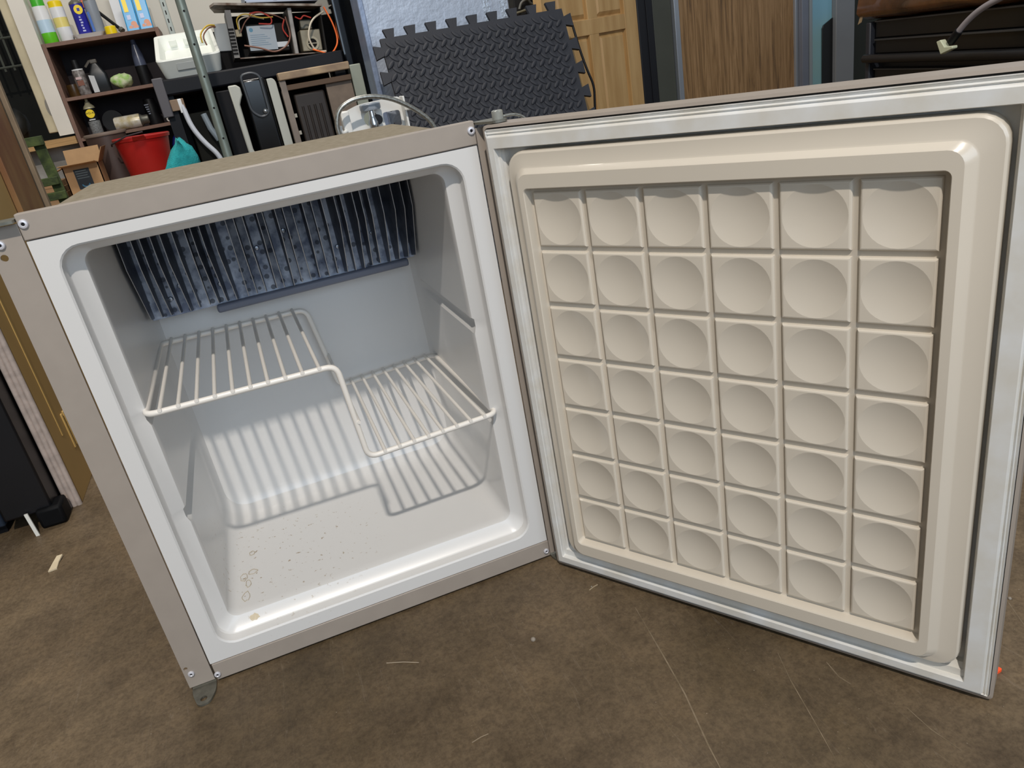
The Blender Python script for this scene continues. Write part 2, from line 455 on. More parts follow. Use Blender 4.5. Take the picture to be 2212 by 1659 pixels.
# cooling plate with upright fins at the top of the back wall
EV = MB().box((.041, .2670, .3975), (.4135, .2700, .5375)).build('cooling_plate', finbase_m, FR, bevel=.0005)
prof = [(.2668, .4005), (.2380, .4060), (.1960, .4820), (.1955, .5370), (.2668, .5370)]
mb = MB().prism([(.0430, y, z) for y, z in prof], (.0009, 0, 0))
fin0 = mb.build('fin', fin_m, EV, origin=(.0434, .2668, .40), smooth=0)
fin0.data.materials.append(mat('fin_edge', '#a9a8a8', .4, .3))
for pg_ in fin0.data.polygons:
    if abs(pg_.normal.x) < .5: pg_.material_index = 1
NF = 30
rnd = random.Random(11)
for k in range(1, NF):
    dup(fin0, EV, ((.4105 - .0430) * k / (NF - 1) + rnd.uniform(-.0011, .0011), 0, rnd.uniform(-.0012, .0012)),
        (0, 0, math.radians(rnd.uniform(-3.2, 3.2))))
MB().box((.125, .2560, .3880), (.402, .2690, .3990)).build('drip_lip', mat('grey_plastic_lip', '#6e7280', .5), EV, bevel=.003)
for x, z in ((.0715, .4215), (.088, .436), (.139, .4255), (.2405, .4770), (.3075, .4380), (.360, .4460), (.1995, .462)):
    MB().lathe((x, .2670, z), [(.0036, 0), (.0036, .001), (.0026, .0022), (.0005, .0024)], 12, 'y').build('screw', mat('bright_screw', '#c9d2de', .25, .9), EV)

# ---------------------------------------------------------------- the open door (a part of the refrigerator)
TH = 0.9958
DF = Matrix.Translation((0.5217, -0.1252, 0)) @ Matrix.Rotation(-TH, 4, 'Z')    # u along the door, -w outwards, z up
def dring(u0, u1, z0, z1, r, w, n=6): return [(a, -w, b) for a, b in rrect(u0, u1, z0, z1, r, n)]
mb = MB(DF)
mb.loft([dring(-.1165, .3905, .0040, .5800, .006, -.0440), dring(-.1190, .3930, .0015, .5828, .006, -.0400), dring(-.1190, .3930, .0015, .5828, .005, -.0060),
         dring(-.1160, .3900, .0045, .5800, .004, -.0050), dring(-.1160, .3900, .0045, .5800, .004, -.0190)], True, True)
DOOR = mb.build('door', taupe, FR, smooth=30)
# soft seal: bellows lines round the outside, flat magnetic face, inner lip
g = MB(DF)
def gr(l, r, b, t, w): return [(a, -w, c) for a, c in rrect(-.1150 + l, .3890 - r, .0065 + b, .5778 - t, .0012, 2)]
g.loft([gr(0, 0, 0, 0, -.0185), gr(-.0004, -.0004, -.0004, -.0004, -.0060), gr(0, 0, 0, 0, -.0035), gr(.0010, .0016, .0012, .0024, -.0052), gr(.0016, .0026, .0018, .0036, -.0022), gr(.0024, .0040, .0028, .0052, -.0038),
        gr(.0030, .0052, .0034, .0064, -.0008), gr(.0040, .0062, .0044, .0076, 0), gr(.0106, .0205, .0125, .0188, 0), gr(.0112, .0212, .0130, .0194, -.0010), gr(.0116, .0216, .0136, .0198, -.0060), gr(.0140, .0222, .0150, .0200, -.0060),
        gr(.0146, .0226, .0215, .0202, -.0066), gr(.0150, .0228, .0220, .0203, -.0090), gr(.0172, .0232, .0230, .0204, -.0100), gr(.0176, .0236, .0262, .0206, -.0125), gr(.0180, .0240, .0266, .0207, -.0188)], True, False)
g.build('seal_gasket', gasket_m, DOOR, smooth=20)
# moulded inner panel
l = MB(DF)
LR = [(-.0898, .3622, .0320, .5545, .022, -.0188), (-.0898, .3622, .0320, .5545, .022, -.0030), (-.0890, .3614, .0328, .5537, .021, -.0006), (-.0872, .3596, .0345, .5519, .020, .0006),
      (-.0815, .3450, .0372, .5385, .016, .0010), (-.0800, .3430, .0380, .5368, .015, .0018), (-.0750, .3375, .0410, .5328, .013, .0070), (-.0735, .3360, .0420, .5315, .012, .0080),
      (-.0680, .3284, .0575, .5172, .006, .0080), (-.0672, .3278, .0588, .5164, .005, .0070), (-.0666, .3270, .0603, .5156, .004, -.0035), (-.0655, .3260, .0612, .5147, .004, -.0040)]
l.loft([dring(*q) for q in LR], False, True)
LP = l.build('inner_panel', beige_pl, DOOR, smooth=24)
# 42 dimpled cells
PU, PZ = .0650, .0646
def cell_mesh():
    c = MB(DF); n = 32; hu, hz = .0298, .0296; rad = .0272; dep = .0036
    cu, cz = -PU/2, .4494 + PZ/2
    def circle(r, w): return [(cu + r*math.cos(2*PI*k/n + PI/4), -w, cz + r*math.sin(2*PI*k/n + PI/4)) for k in range(n)]
    def square(h1, h2, w):
        out = []
        for k in range(n):
            a = 2*PI*k/n + PI/4; cx_, cy_ = math.cos(a), math.sin(a); q = 1 / max(abs(cx_), abs(cy_))
            out.append((cu + h1*cx_*q, -w, cz + h2*cy_*q))
        return out
    rings = [square(hu, hz, -.0042), square(hu - .0004, hz - .0004, -.0016), square(hu - .0014, hz - .0014, -.0003), square(hu - .0024, hz - .0024, 0.0), circle(rad, 0.0)]
    for t in (.97, .88, .74, .56, .36, .18, .02): rings.append(circle(rad*t, -dep*(1 - t*t)))
    c.loft(rings, False, True)
    return c
c0 = cell_mesh().build('dimpled_cell', beige_pl, DOOR, smooth=12)
dux, duy = math.cos(TH), -math.sin(TH)
for j in range(7):
    for i in range(6):
        if i == 0 and j == 0: continue
        dup(c0, DOOR, (dux*PU*i, duy*PU*i, -PZ*j))
# hinge bushing on top of the door
bush = mat('clear_bushing', '#cfd2cc', .12, 0, spec=.6, trans=.6)
q = DF @ Vector((-.1085, .022, .5828))
MB().lathe((q.x, q.y, .5828), [(.0062, 0), (.0062, .0120), (.0045, .0130)], 16).build('hinge_bushing', bush, DOOR)
MB().lathe((q.x, q.y, .5830), [(.0032, 0), (.0032, .0100)], 12).build('hinge_pin', steel, DOOR)

# ---------------------------------------------------------------- wire shelf (lifts out of its grooves)
SH = thing('wire_shelf', 'white coated wire refrigerator shelf with a step down to the right', 'shelf', (.23, .15, .2265))
yf, yr = .0125, .283
A = (.0375, yf, .3575); B = (.2475, yf, .3540); C_ = (.2550, yf, .2270); D_ = (.4255, yf, .2325)
A2 = (.0365, yr, .3600); B2 = (.2400, yr, .3565); C2 = (.2575, yr, .2260); D2 = (.4135, yr, .2315)
path = fillet([A, B, C_, D_, D2, C2, B2, A2], .013, 6, True)
MB().tube(path, .0036, 10, True).build('frame', wire_m, SH, smooth=60)
def wire(p, q, r=.0024):
    p, q = Vector(p), Vector(q)
    d = (q - p).normalized()
    MB().tube([p - d*.004, p, (p+q)/2, q, q + d*.004], r, 8).build('wire', wire_m, SH, smooth=60)
def lerp(a, b, t): return tuple(a[i]*(1-t) + b[i]*t for i in range(3))
up = .0030
for k in range(10):
    t = .075 + k * .0925
    p = lerp(A, B, t); q = lerp(A2, B2, t)
    wire((p[0], p[1], p[2] + up), (q[0], q[1], q[2] + up))
for k in range(8):
    t = .125 + k * .111
    p = lerp(C_, D_, t); q = lerp(C2, D2, t)
    wire((p[0], p[1], p[2] + up), (q[0], q[1], q[2] + up))
p = lerp(B, C_, .60); q = lerp(B2, C2, .60); wire((p[0] + .003, p[1], p[2]), (q[0] + .003, q[1], q[2]))

# ================================================================ the garage behind
def PP(px, py, p0, n):
    d = RGT * ((px - CX) / F_PX) + DWN * ((py - CY) / F_PX) + FWD
    p0 = Vector(p0); n = Vector(n)
    return CAM + d * ((p0 - CAM).dot(n) / d.dot(n))
def front(mb, a, b, y, depth):
    """upright block: top-left and bottom-right of its front face as seen in the photograph, front at y"""
    p, q = P(a[0], a[1], y), P(b[0], b[1], y)
    return mb.box((p.x, y, p.z), (q.x, y + depth, q.z))

# ---- hatch in the back wall at the far left: jamb, plywood counter, low stained wall, dark store room
mb = MB().box((-2.6, 3.32, FLOOR), (-.432, 3.44, .598)); struct(mb.build('wall_left', mat('stained_white_wall', '#d8d5cd', .9, var=.35, scale=5, col2='#8f8a82'), smooth=0))
mb = MB().box((-.494, 3.20, .642), (-.4325, 3.62, 2.4)); jb = struct(mb.build('trim_1', mat('white_jamb_paint', '#e2ddd3', .8, var=.06, scale=8), smooth=0))
mb = MB().box((-.535, 3.22, .66), (-.4945, 3.60, 2.4)); struct(mb.build('trim_2', mat('cream_jamb_paint', '#cdc2a4', .8, var=.2, scale=9), bevel=.004))
MB().lathe((-.4975, 3.2195, .765), [(.0135, 0), (.0135, .0015)], 14, 'y', Matrix.Diagonal((.8, 1, 2.6))).build('latch_plate', mat('dull_latch', '#8b867c', .5, .4), jb)
ply = mat('plywood_edge', '#c29a66', .7, var=.3, scale=12, stretch=(.4, 1, 60))
cb = MB().box((-1.6, 3.18, .600), (-.4325, 3.62, .632)).build('counter_board', ply, smooth=0)
tag(cb, 'thick plywood counter board with layered edge in the hatch at far left', 'counter')
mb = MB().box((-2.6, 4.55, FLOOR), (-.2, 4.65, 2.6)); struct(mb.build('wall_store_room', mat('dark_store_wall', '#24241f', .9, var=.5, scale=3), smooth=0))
rk = thing('wire_rack', 'dark wire rack hanging in the store room behind the hatch', 'rack', (-.95, 4.2, .98))
rm = mat('dark_rack_wire', '#6a6c60', .5, .3)
for k in range(16):
    x = -1.25 + k * .045
    MB().tube([(x, 4.2, 1.0), (x, 4.2, 1.55)], .006, 6).build('rack_wire', rm, rk)
for z in (1.02, 1.16, 1.32, 1.48): MB().tube([(-1.28, 4.195, z), (-.54, 4.195, z)], .006, 6).build('rack_rail', rm, rk)
def lump(name, c, r, m, label, cat, sq=(1, 1, 1), amp=.18, seed=1, n=14):
    rnd = random.Random(seed); mb = MB(); rings = []
    for i in range(1, 9):
        th = PI * i / 9; row = []
        for k in range(n):
            a = 2*PI*k/n; q = r * (1 + amp * math.sin(3*a + seed) * math.sin(2*th + seed) + rnd.uniform(-amp, amp)*.3)
            row.append((c[0] + q*sq[0]*math.sin(th)*math.cos(a), c[1] + q*sq[1]*math.sin(th)*math.sin(a), c[2] - q*sq[2]*math.cos(th)))
        rings.append(row)
    mb.loft(rings, True, True)
    o = mb.build(name, m, smooth=60)
    if label: tag(o, label, cat)
    return o
dk = mat('dark_clutter', '#1b1c18', .6, var=.5, scale=25)
lump('tool_bag', (-.86, 3.56, .742), .10, mat('olive_dark_bag', '#3a3812', .7, var=.5, scale=18), 'dim olive-yellow bag on the plywood counter in the hatch', 'bag', (.75, .6, .95), seed=2)
lump('tool_bag', (-.72, 3.50, .722), .085, dk, 'black bag beside the white jamb on the plywood counter', 'bag', (.9, .6, .85), seed=5)
lump('tool_bag', (-1.02, 3.50, .728), .105, dk, 'black bag at the far left end of the plywood counter', 'bag', (.9, .6, .75), seed=9)

# ---- open shelf unit against the back wall
ply_brown = mat('walnut_board_edge', '#7d6052', .6, var=.15, scale=40)
sh_in = mat('dark_plum_board', '#2b2226', .7, var=.3, scale=8)
SU = thing('shelf_unit', 'dark brown open shelf unit with spray cans standing against the back wall', 'shelf', (-.18, 3.34, FLOOR))
SX0, SX1 = -.4305, .053
for (x0, x1) in ((SX0, SX0 + .016), (SX1 - .016, SX1)): MB().box((x0, 3.20, FLOOR), (x1, 3.48, 1.0135)).build('side_board', ply_brown, SU, smooth=0)
MB().box((SX0, 3.482, FLOOR), (SX1, 3.496, 1.01)).build('back_board', sh_in, SU, smooth=0)
for z in (1.000, .790, .617, .395): MB().box((SX0 + .0165, 3.20, z - .014 if z < .99 else z - .002), (SX1 - .0165, 3.481, z if z < .99 else 1.0135)).build('shelf_board', ply_brown, SU, smooth=0)
ZT, Z2, Z3 = 1.0137, .7902, .6172

def can(name, x, y, z, r, h, bands, label, cat='spray can', cap=None, tilt=0.0, neck=True, group=None):
    """spray can: bands = [(height fraction, material)...] from the base, optional cap (height, radius, material)"""
    t = thing(name, label, cat, (x, y, z), group)
    M3 = Matrix.Rotation(tilt, 3, 'Y'); z0 = 0.0; first = True
    for i, (f, m_) in enumerate(bands):
        z1 = z0 + h * f
        pr = [(r*.94, z0), (r, z0 + .003), (r, z1)] if i == 0 else [(r, z0), (r, z1)]
        MB().lathe((x, y, z), pr, 20, 'z', M3).build('can_body' if i == 0 else 'label_band', m_, t, smooth=50)
        z0 = z1
    if neck: MB().lathe((x, y, z), [(r, z0), (r*.9, z0 + .006), (r*.5, z0 + .013), (r*.42, z0 + .016)], 20, 'z', M3).build('shoulder', steel, t, smooth=50)
    if cap:
        ch, cr, cm = cap; zc = z0 + (.012 if neck else 0.0)
        MB().lathe((x, y, z), [(cr, zc), (cr*.97, zc + ch*.85), (cr*.8, zc + ch)], 18, 'z', M3).build('cap', cm, t, smooth=40)
    return t
M_ = lambda n, c, r=.4, metal=0.0, **k: mat(n, c, r, metal, **k)
pw = M_('print_white', '#e4e6e8', .35); pg = M_('print_green', '#3fae2a', .35); plg = M_('print_lime', '#63c423', .35); pb = M_('print_blue', '#2a2a9a', .35)
py_ = M_('print_yellow', '#f2d410', .35); ppy = M_('pale_yellow', '#e6d77e', .35); pk = M_('print_black', '#101114', .5, spec=.3); psky = M_('print_sky', '#bcd6ea', .35)
por = M_('print_orange', '#f07a1a', .35); pgr = M_('print_grey', '#8d949e', .4); pred = M_('print_red', '#b02a26', .4)

t = can('spray_can', -.395, 3.27, ZT, .030, .150, [(.30, plg), (.34, psky), (.36, pw)], 'green and white air freshener can beside the white jamb, top shelf', cap=(.045, .026, pg), neck=False)
t = can('spray_can', -.330, 3.27, ZT, .029, .138, [(.42, pw), (.28, ppy), (.30, pw)], 'white can with a bright yellow cap on the top shelf', cap=(.026, .0285, py_), neck=False)
t = can('spray_can', -.252, 3.29, ZT + .0105, .028, .135, [(.97, pb), (.03, steel)], 'dark blue spray can with a yellow badge standing in the white dish', cap=(.018, .010, M_('nozzle_white', '#d9d9d6', .4)))
MB().lathe((-.246, 3.2625, ZT + .118), [(.021, 0), (.021, .0010)], 18, 'y', Matrix.Diagonal((.85, 1, .9))).build('badge', py_, t)
MB().box((-.2515, 3.2606, ZT + .112), (-.2405, 3.2616, ZT + .124)).build('badge_print', pb, t, smooth=0)
for k in range(6): MB().box((-.256 + .002*(k % 2), 3.2608, ZT + .030 + .011*k), (-.244 - .002*(k % 3), 3.2620, ZT + .036 + .011*k)).build('label_mark', M_('label_mark_pale', '#b9bce0', .4), t, smooth=0)
t = can('spray_can', -.196, 3.30, ZT + .0105, .027, .138, [(1, pgr)], 'plain grey spray can with a silver top next to the blue can', cap=(.014, .011, steel))
MB().box((-.2185, 3.2733, ZT + .025), (-.2085, 3.2775, ZT + .105)).build('label_stripe', M_('stripe_blue', '#2e62b4', .4), t, smooth=0)
t = can('spray_can', -.218, 3.40, ZT, .026, .185, [(.7, pw), (.3, pb)], 'tall white can with orange patch half hidden behind the blue can', cap=None, neck=False)
MB().box((-.247, 3.3730, ZT + .135), (-.215, 3.3785, ZT + .165)).build('label_patch', por, t, smooth=0)
# white dish under the two cans
ds = MB()
ds.loft([[(a, b, ZT + .0003) for a, b in rrect(-.288, -.182, 3.230, 3.330, .012)], [(a, b, ZT + .018) for a, b in rrect(-.302, -.168, 3.218, 3.342, .016)],
         [(a, b, ZT + .018) for a, b in rrect(-.299, -.171, 3.221, 3.339, .014)], [(a, b, ZT + .0085) for a, b in rrect(-.287, -.183, 3.232, 3.328, .011)]], True, True)
tag(ds.build('serving_dish', M_('dish_white', '#e8e8e6', .4)), 'shallow white rectangular dish holding two cans on the top shelf', 'dish')
tag(MB().lathe((-.143, 3.235, ZT), [(.024, 0), (.0245, .004), (.0235, .030), (.021, .033)], 20).build('plastic_cup', py_), 'loose yellow plastic cup beside the white dish on the top shelf', 'cup')
# hand pump leaning over
hp = thing('grease_gun', 'slim black hand pump leaning on the top shelf behind the yellow cap', 'tool', (-.10, 3.33, ZT))
MB().tube([(-.185, 3.38, ZT + .115), (-.108, 3.30, ZT + .022)], .0075, 10).build('barrel', pk, hp)
MB().tube([(-.108, 3.30, ZT + .022), (-.100, 3.292, ZT + .0120)], .0120, 12).build('nozzle_ring', steel, hp)
# leaflet and glove pack
tag(MB().prism([(-.125, 3.40, ZT), (-.062, 3.40, ZT), (-.062, 3.43, ZT + .22), (-.125, 3.43, ZT + .22)], (0, .004, 0)).build('leaflet', M_('paper_white', '#e3e4e6', .7)), 'white paper leaflet standing on the top shelf left of the blue pack', 'paper')
gp = thing('glove_pack', 'bright blue and yellow glove pack standing at the right end of the top shelf', 'package', (-.02, 3.30, ZT))
def pack(x0, x1):
    o = MB().prism([(x0, 3.275, ZT), (x1, 3.275, ZT), (x1 + .003, 3.33, ZT + .165), (x0 + .003, 3.33, ZT + .165)], (0, .018, 0)).build('pouch', M_('pack_blue', '#1f9ad6', .3), gp, bevel=.004)
    def onface(xa, xb, za, zb, m_, nm):
        f = lambda z: 3.275 + .055 * (z / .165) - .0006
        MB().prism([(xa, f(za), ZT + za), (xb, f(za), ZT + za), (xb, f(zb), ZT + zb), (xa, f(zb), ZT + zb)], (0, -.0006, 0)).build(nm, m_, gp, smooth=0)
    onface(x0 + .012, x0 + .030, .085, .150, py_, 'printed_band'); onface(x0 + .015, x0 + .031, .052, .072, M_('pale_print', '#bcc6e6', .4), 'printed_patch')
    for q, (cx_, cz_, rr_) in enumerate(((x0 + .020, .020, .008), (x0 + .036, .032, .013), (x0 + .041, .020, .012))):
        f = 3.275 + .055 * (cz_ / .165) - .0007
        MB().lathe((cx_, f, ZT + cz_), [(rr_, 0), (rr_*.95, .0009)], 14, 'y').build('printed_hand', M_('hand_print', '#f0c890' if q else '#e9a98c', .5), gp)
pack(-.080, -.026); pack(-.024, .032)

# shelf two
t = thing('polish_bottle', 'silver-grey bottle with black cap and brown label on the middle shelf', 'bottle', (-.335, 3.25, Z2))
MB().lathe((-.335, 3.25, Z2), [(.024, 0), (.0255, .004), (.0255, .098), (.022, .105)], 18).build('bottle_body', M_('label_silver', '#8f8a88', .35, var=.5, scale=60, col2='#4e4744'), t, smooth=50)
MB().lathe((-.335, 3.25, Z2 + .104), [(.0235, 0), (.0235, .005)], 18).build('collar', pw, t)
MB().lathe((-.335, 3.25, Z2 + .109), [(.016, 0), (.014, .038)], 16).build('cap', pk, t)
MB().box((-.349, 3.2240, Z2 + .040), (-.323, 3.2262, Z2 + .062)).build('label_patch', M_('label_brown', '#7a4a38', .5), t, smooth=0)
MB().box((-.350, 3.2240, Z2 + .066), (-.326, 3.2262, Z2 + .076)).build('label_patch', M_('label_rose', '#c9b0b0', .5), t, smooth=0)
tag(MB().lathe((-.377, 3.26, Z2), [(.027, 0), (.028, .003), (.028, .047), (.0275, .050), (.0275, .052)], 20).build('brown_jar', M_('amber_dark', '#4a3416', .3, var=.4, scale=20)), 'small dark amber jar at the left end of the middle shelf', 'jar')
t = thing('spray_bottle', 'black trigger spray bottle with white side label on the middle shelf', 'bottle', (-.262, 3.27, Z2))
MB().loft([[(a, b, Z2 + z) for a, b in rrect(-.262 - wx, -.262 + wx, 3.27 - wy, 3.27 + wy, .010)] for wx, wy, z in ((.036, .020, 0), (.038, .022, .004), (.037, .022, .075), (.022, .018, .105), (.014, .013, .122))], True, True).build('bottle_body', M_('black_bottle', '#202326', .35), t, smooth=50)
MB().prism([(-.298, 3.2475, Z2 + .004), (-.275, 3.2475, Z2 + .004), (-.276, 3.2475, Z2 + .072), (-.299, 3.2475, Z2 + .078)], (0, -.0012, 0)).build('side_label', M_('label_pale', '#c3c6c8', .5), t, smooth=0)
MB().box((-.277, 3.258, Z2 + .122), (-.247, 3.282, Z2 + .140)).build('trigger_head', M_('trigger_grey', '#56524c', .5), t, bevel=.004)
MB().bar((-.277, 3.262, Z2 + .136), (-.300, 3.250, Z2 + .112), .008, .008).build('trigger', M_('trigger_grey', '#56524c', .5), t)
lump('rag_roll', (-.168, 3.25, Z2 + .0345), .036, M_('pale_green_wrap', '#d8dcbc', .8, var=.45, scale=38, col2='#86b84c'), 'pale green and white crumpled wipe roll on the middle shelf', 'wipes', (1.28, .9, .86), seed=4)
t = thing('spray_bottle', 'dark bottle with a blue-grey upper half at the right end of the middle shelf', 'bottle', (-.075, 3.30, Z2))
MB().lathe((-.075, 3.30, Z2), [(.026, 0), (.027, .004), (.027, .085)], 18).build('bottle_body', pk, t, smooth=50)
MB().lathe((-.075, 3.30, Z2 + .085), [(.0265, 0), (.024, .045), (.012, .090), (.010, .110)], 18).build('bottle_neck', M_('smoky_blue', '#4b5266', .25), t, smooth=50)

# shelf three
t = thing('spray_can', 'slim black and grey lubricant can with a yellow badge on the lower shelf', 'spray can', (-.345, 3.255, Z3))
MB().lathe((-.345, 3.255, Z3), [(.024, 0), (.0255, .003), (.0255, .062)], 18).build('can_body', M_('speckled_grey', '#8a8d8e', .5, var=.5, scale=160), t, smooth=50)
MB().lathe((-.345, 3.255, Z3 + .062), [(.0255, 0), (.0255, .054)], 18).build('label_band', pk, t, smooth=50)
MB().lathe((-.345, 3.255, Z3 + .116), [(.0255, 0), (.022, .010), (.012, .020), (.011, .028), (.007, .030), (.006, .042)], 18).build('shoulder', M_('pale_nozzle', '#b9b394', .4), t, smooth=50)
MB().lathe((-.345, 3.2300, Z3 + .094), [(.0185, 0), (.0185, .0012)], 18, 'y').build('badge', py_, t)
text_mesh('WD-40', .0125, pk, t, facing_front((-.345, 3.2285, Z3 + .096)), 'badge_lettering')
MB().box((-.358, 3.2288, Z3 + .066), (-.332, 3.2300, Z3 + .070)).build('label_line', pw, t, smooth=0)
tag(MB().lathe((-.270, 3.31, Z3 + .0480), [(.018, -.016), (.047, -.016), (.048, -.012), (.048, .012), (.047, .016), (.018, .016)], 28, 'y').build('tape_roll', pk, smooth=40), 'black roll of tape standing on edge on the lower shelf', 'tape')
t = thing('aerosol_can', 'silver aerosol can lying on its side at the front of the lower shelf', 'spray can', (-.185, 3.235, Z3))
MB().lathe((-.262, 3.238, Z3 + .0302), [(.026, 0), (.0300, .006), (.0300, .108), (.0290, .113)], 20, 'x').build('can_body', M_('silver_label', '#dedbd4', .3, .1, var=.30, scale=30, col2='#b5a67c'), t, smooth=50)
MB().lathe((-.149, 3.238, Z3 + .0302), [(.0290, 0), (.020, .012), (.0195, .032), (.017, .036)], 18, 'x').build('nozzle_cap', steel, t, smooth=40)
t = thing('label_jar', 'black jar with faded white lettering on the lower shelf behind the silver can', 'jar', (-.095, 3.33, Z3))
MB().lathe((-.095, 3.33, Z3), [(.030, 0), (.031, .004), (.031, .090), (.026, .100), (.026, .115)], 18).build('jar_body', pk, t, smooth=50)
for k in range(5): MB().box((-.115 - .002*k + .004, 3.3000, Z3 + .048 + .010*k), (-.098 + .004*(k % 2), 3.3012, Z3 + .053 + .010*k)).build('label_line', M_('faded_print', '#8f97a8', .5), t, smooth=0)
for k, (x, lab) in enumerate(((-.026, 'left one of two small white fittings at the right end of the lower shelf'), (-.004, 'right one of two small white fittings at the right end of the lower shelf'))):
    o = MB().tube([(x + .009*math.cos(a), 3.22 + .0*a, Z3 + .0125 + .009*math.sin(a)) for a in [2*PI*q/14 for q in range(14)]], .0035, 7, True).build('pipe_fitting', M_('fitting_white', '#c9c6c0', .4), smooth=60)
    tag(o, lab, 'fitting')
# shelf below
t = thing('cleaner_jug', 'dark blue cleaner jug with a green cap on the bottom shelf behind the red bucket', 'jug', (-.01, 3.33, .3952))
MB().loft([[(a, b, .3952 + z) for a, b in rrect(-.055 + i_, .032 - i_, 3.28 + i_*.5, 3.38 - i_*.5, .012)] for i_, z in ((.002, 0), (0, .004), (0, .120), (.012, .150), (.030, .168))], True, True).build('jug_body', M_('jug_blue', '#1c2580', .35), t, smooth=45)
MB().lathe((-.0115, 3.33, .563), [(.012, 0), (.012, .020)], 14).build('cap', M_('cap_green', '#1f7a4a', .4), t)

# ---- low plank bench with the box, bucket and pan
plank = mat('raw_pine_plank', '#a98660', .75, var=.35, scale=6, stretch=(1, 8, 8))
LB = thing('plank_bench', 'low bench of raw wooden planks below the hatch', 'bench', (-.35, 2.95, FLOOR))
for k in range(5): MB().box((-1.19, 2.62 + k*.112, .360), (.03, 2.727 + k*.112, .395)).build('plank', plank, LB, bevel=.003)
for x in (-1.15, -.60, -.02):
    for y in (2.66, 3.12): MB().box((x - .02, y - .02, FLOOR), (x + .02, y + .02, .360)).build('leg', plank, LB)
st = thing('lumber_offcut', 'stack of plywood offcuts on the bench behind the green stand', 'wood', (-.62, 3.05, .395))
for k in range(3): MB().box((-.86, 2.98 + .004*k, .3952 + k*.024), (-.512 - .006*k, 3.16, .4185 + k*.024)).build('offcut_board', plank, st, bevel=.001)
cbm = mat('cardboard', '#b8946c', .85, var=.10, scale=25)
CB = thing('cardboard_box', 'open cardboard box with a dark printed label beside the red bucket', 'box', (-.405, 2.90, .3952))
bx0, bx1, by0, by1, bz0, bz1 = -.470, -.330, 2.83, 2.975, .3952, .520
for a, b in (((bx0, by0, bz0), (bx1, by0 + .004, bz1)), ((bx0, by1 - .004, bz0), (bx1, by1, bz1)), ((bx0, by0, bz0), (bx0 + .004, by1, bz1)), ((bx1 - .004, by0, bz0), (bx1, by1, bz1)), ((bx0, by0, bz0), (bx1, by1, bz0 + .004))):
    MB().box(a, b).build('box_wall', cbm, CB, smooth=0)
def flap(poly, vec, nm='flap'): return MB().prism(poly, vec).build(nm, cbm, CB, smooth=0)
flap([(bx0, by0, bz1), (bx1, by0, bz1), (bx1 - .004, by0 - .058, bz1 + .008), (bx0 - .004, by0 - .058, bz1 + .008)], (0, 0, .003))
flap([(bx0, by1, bz1), (bx1, by1, bz1), (bx1, by1 + .018, bz1 + .062), (bx0, by1 + .018, bz1 + .062)], (0, .003, 0))
flap([(bx0, by0, bz1), (bx0, by1, bz1), (bx0 - .050, by1 - .01, bz1 - .018), (bx0 - .050, by0 + .01, bz1 - .018)], (0, 0, .003))
flap([(bx1, by0, bz1), (bx1, by1, bz1), (bx1 + .030, by1, bz1 + .055), (bx1 + .030, by0, bz1 + .055)], (.003, 0, 0))
lb = MB().box((-.432, by0 - .0010, .425), (-.372, by0 - .0001, .505)).build('box_label', M_('label_dark', '#1d2730', .5), CB, smooth=0)
MB().tube([(-.402 + .015*math.cos(a), by0 - .0014, .447 + .015*math.sin(a)) for a in [PI*1.08 + PI*.84*k/10 for k in range(11)]], .0028, 6).build('printed_arc', M_('label_blue', '#3f7fa6', .5), CB)
for k in range(4): MB().box((-.426, by0 - .0016, .467 + k*.0095), (-.380 - .004*(k % 2), by0 - .0010, .4705 + k*.0095)).build('printed_line', M_('label_greyline', '#5d6a70', .5), CB, smooth=0)
# red bucket with a black wire bail
BK = thing('bucket', 'red plastic bucket with a dark bail handle on the plank bench', 'bucket', (-.150, 2.93, .3952))
red = mat('bucket_red', '#b3211f', .38, var=.10, scale=12)
bcx, bcy = -.150, 2.93
MB().lathe((bcx, bcy, .3982), [(.082, 0), (.084, .004), (.110, .172), (.116, .174), (.118, .186), (.113, .190), (.109, .184), (.082, .010), (.02, .008)], 40, 'z', Matrix.Rotation(.03, 3, 'Y')).build('bucket_body', red, BK, smooth=45)
MB().prism([(bcx - .02, bcy - .118, .572), (bcx + .035, bcy - .112, .572), (bcx + .030, bcy - .134, .590), (bcx - .016, bcy - .139, .590)], (0, .012, .003)).build('spout', red, BK, bevel=.003)
MB().tube([(bcx - .116, bcy - .02, .566), (bcx - .108, bcy - .075, .574), (bcx - .040, bcy - .118, .596), (bcx + .030, bcy - .120, .602)], .0035, 8).build('bail', M_('bail_dark', '#3a3236', .5), BK, smooth=60)
# brown pan lid behind the box
PN = thing('paint_pail', 'brown round pail with a flat lid standing behind the cardboard box', 'pail', (-.300, 3.105, .3952))
br = M_('pail_brown', '#4c3a34', .5, var=.2, scale=10)
MB().lathe((-.300, 3.105, .3952), [(.082, 0), (.088, .006), (.084, .216)], 32).build('pail_body', br, PN, smooth=45)
MB().lathe((-.300, 3.105, .6115), [(.088, 0), (.090, .004), (.088, .012), (.080, .014), (.077, .010)], 36).build('lid', M_('lid_brown', '#85756a', .5, var=.15, scale=12), PN, smooth=45)
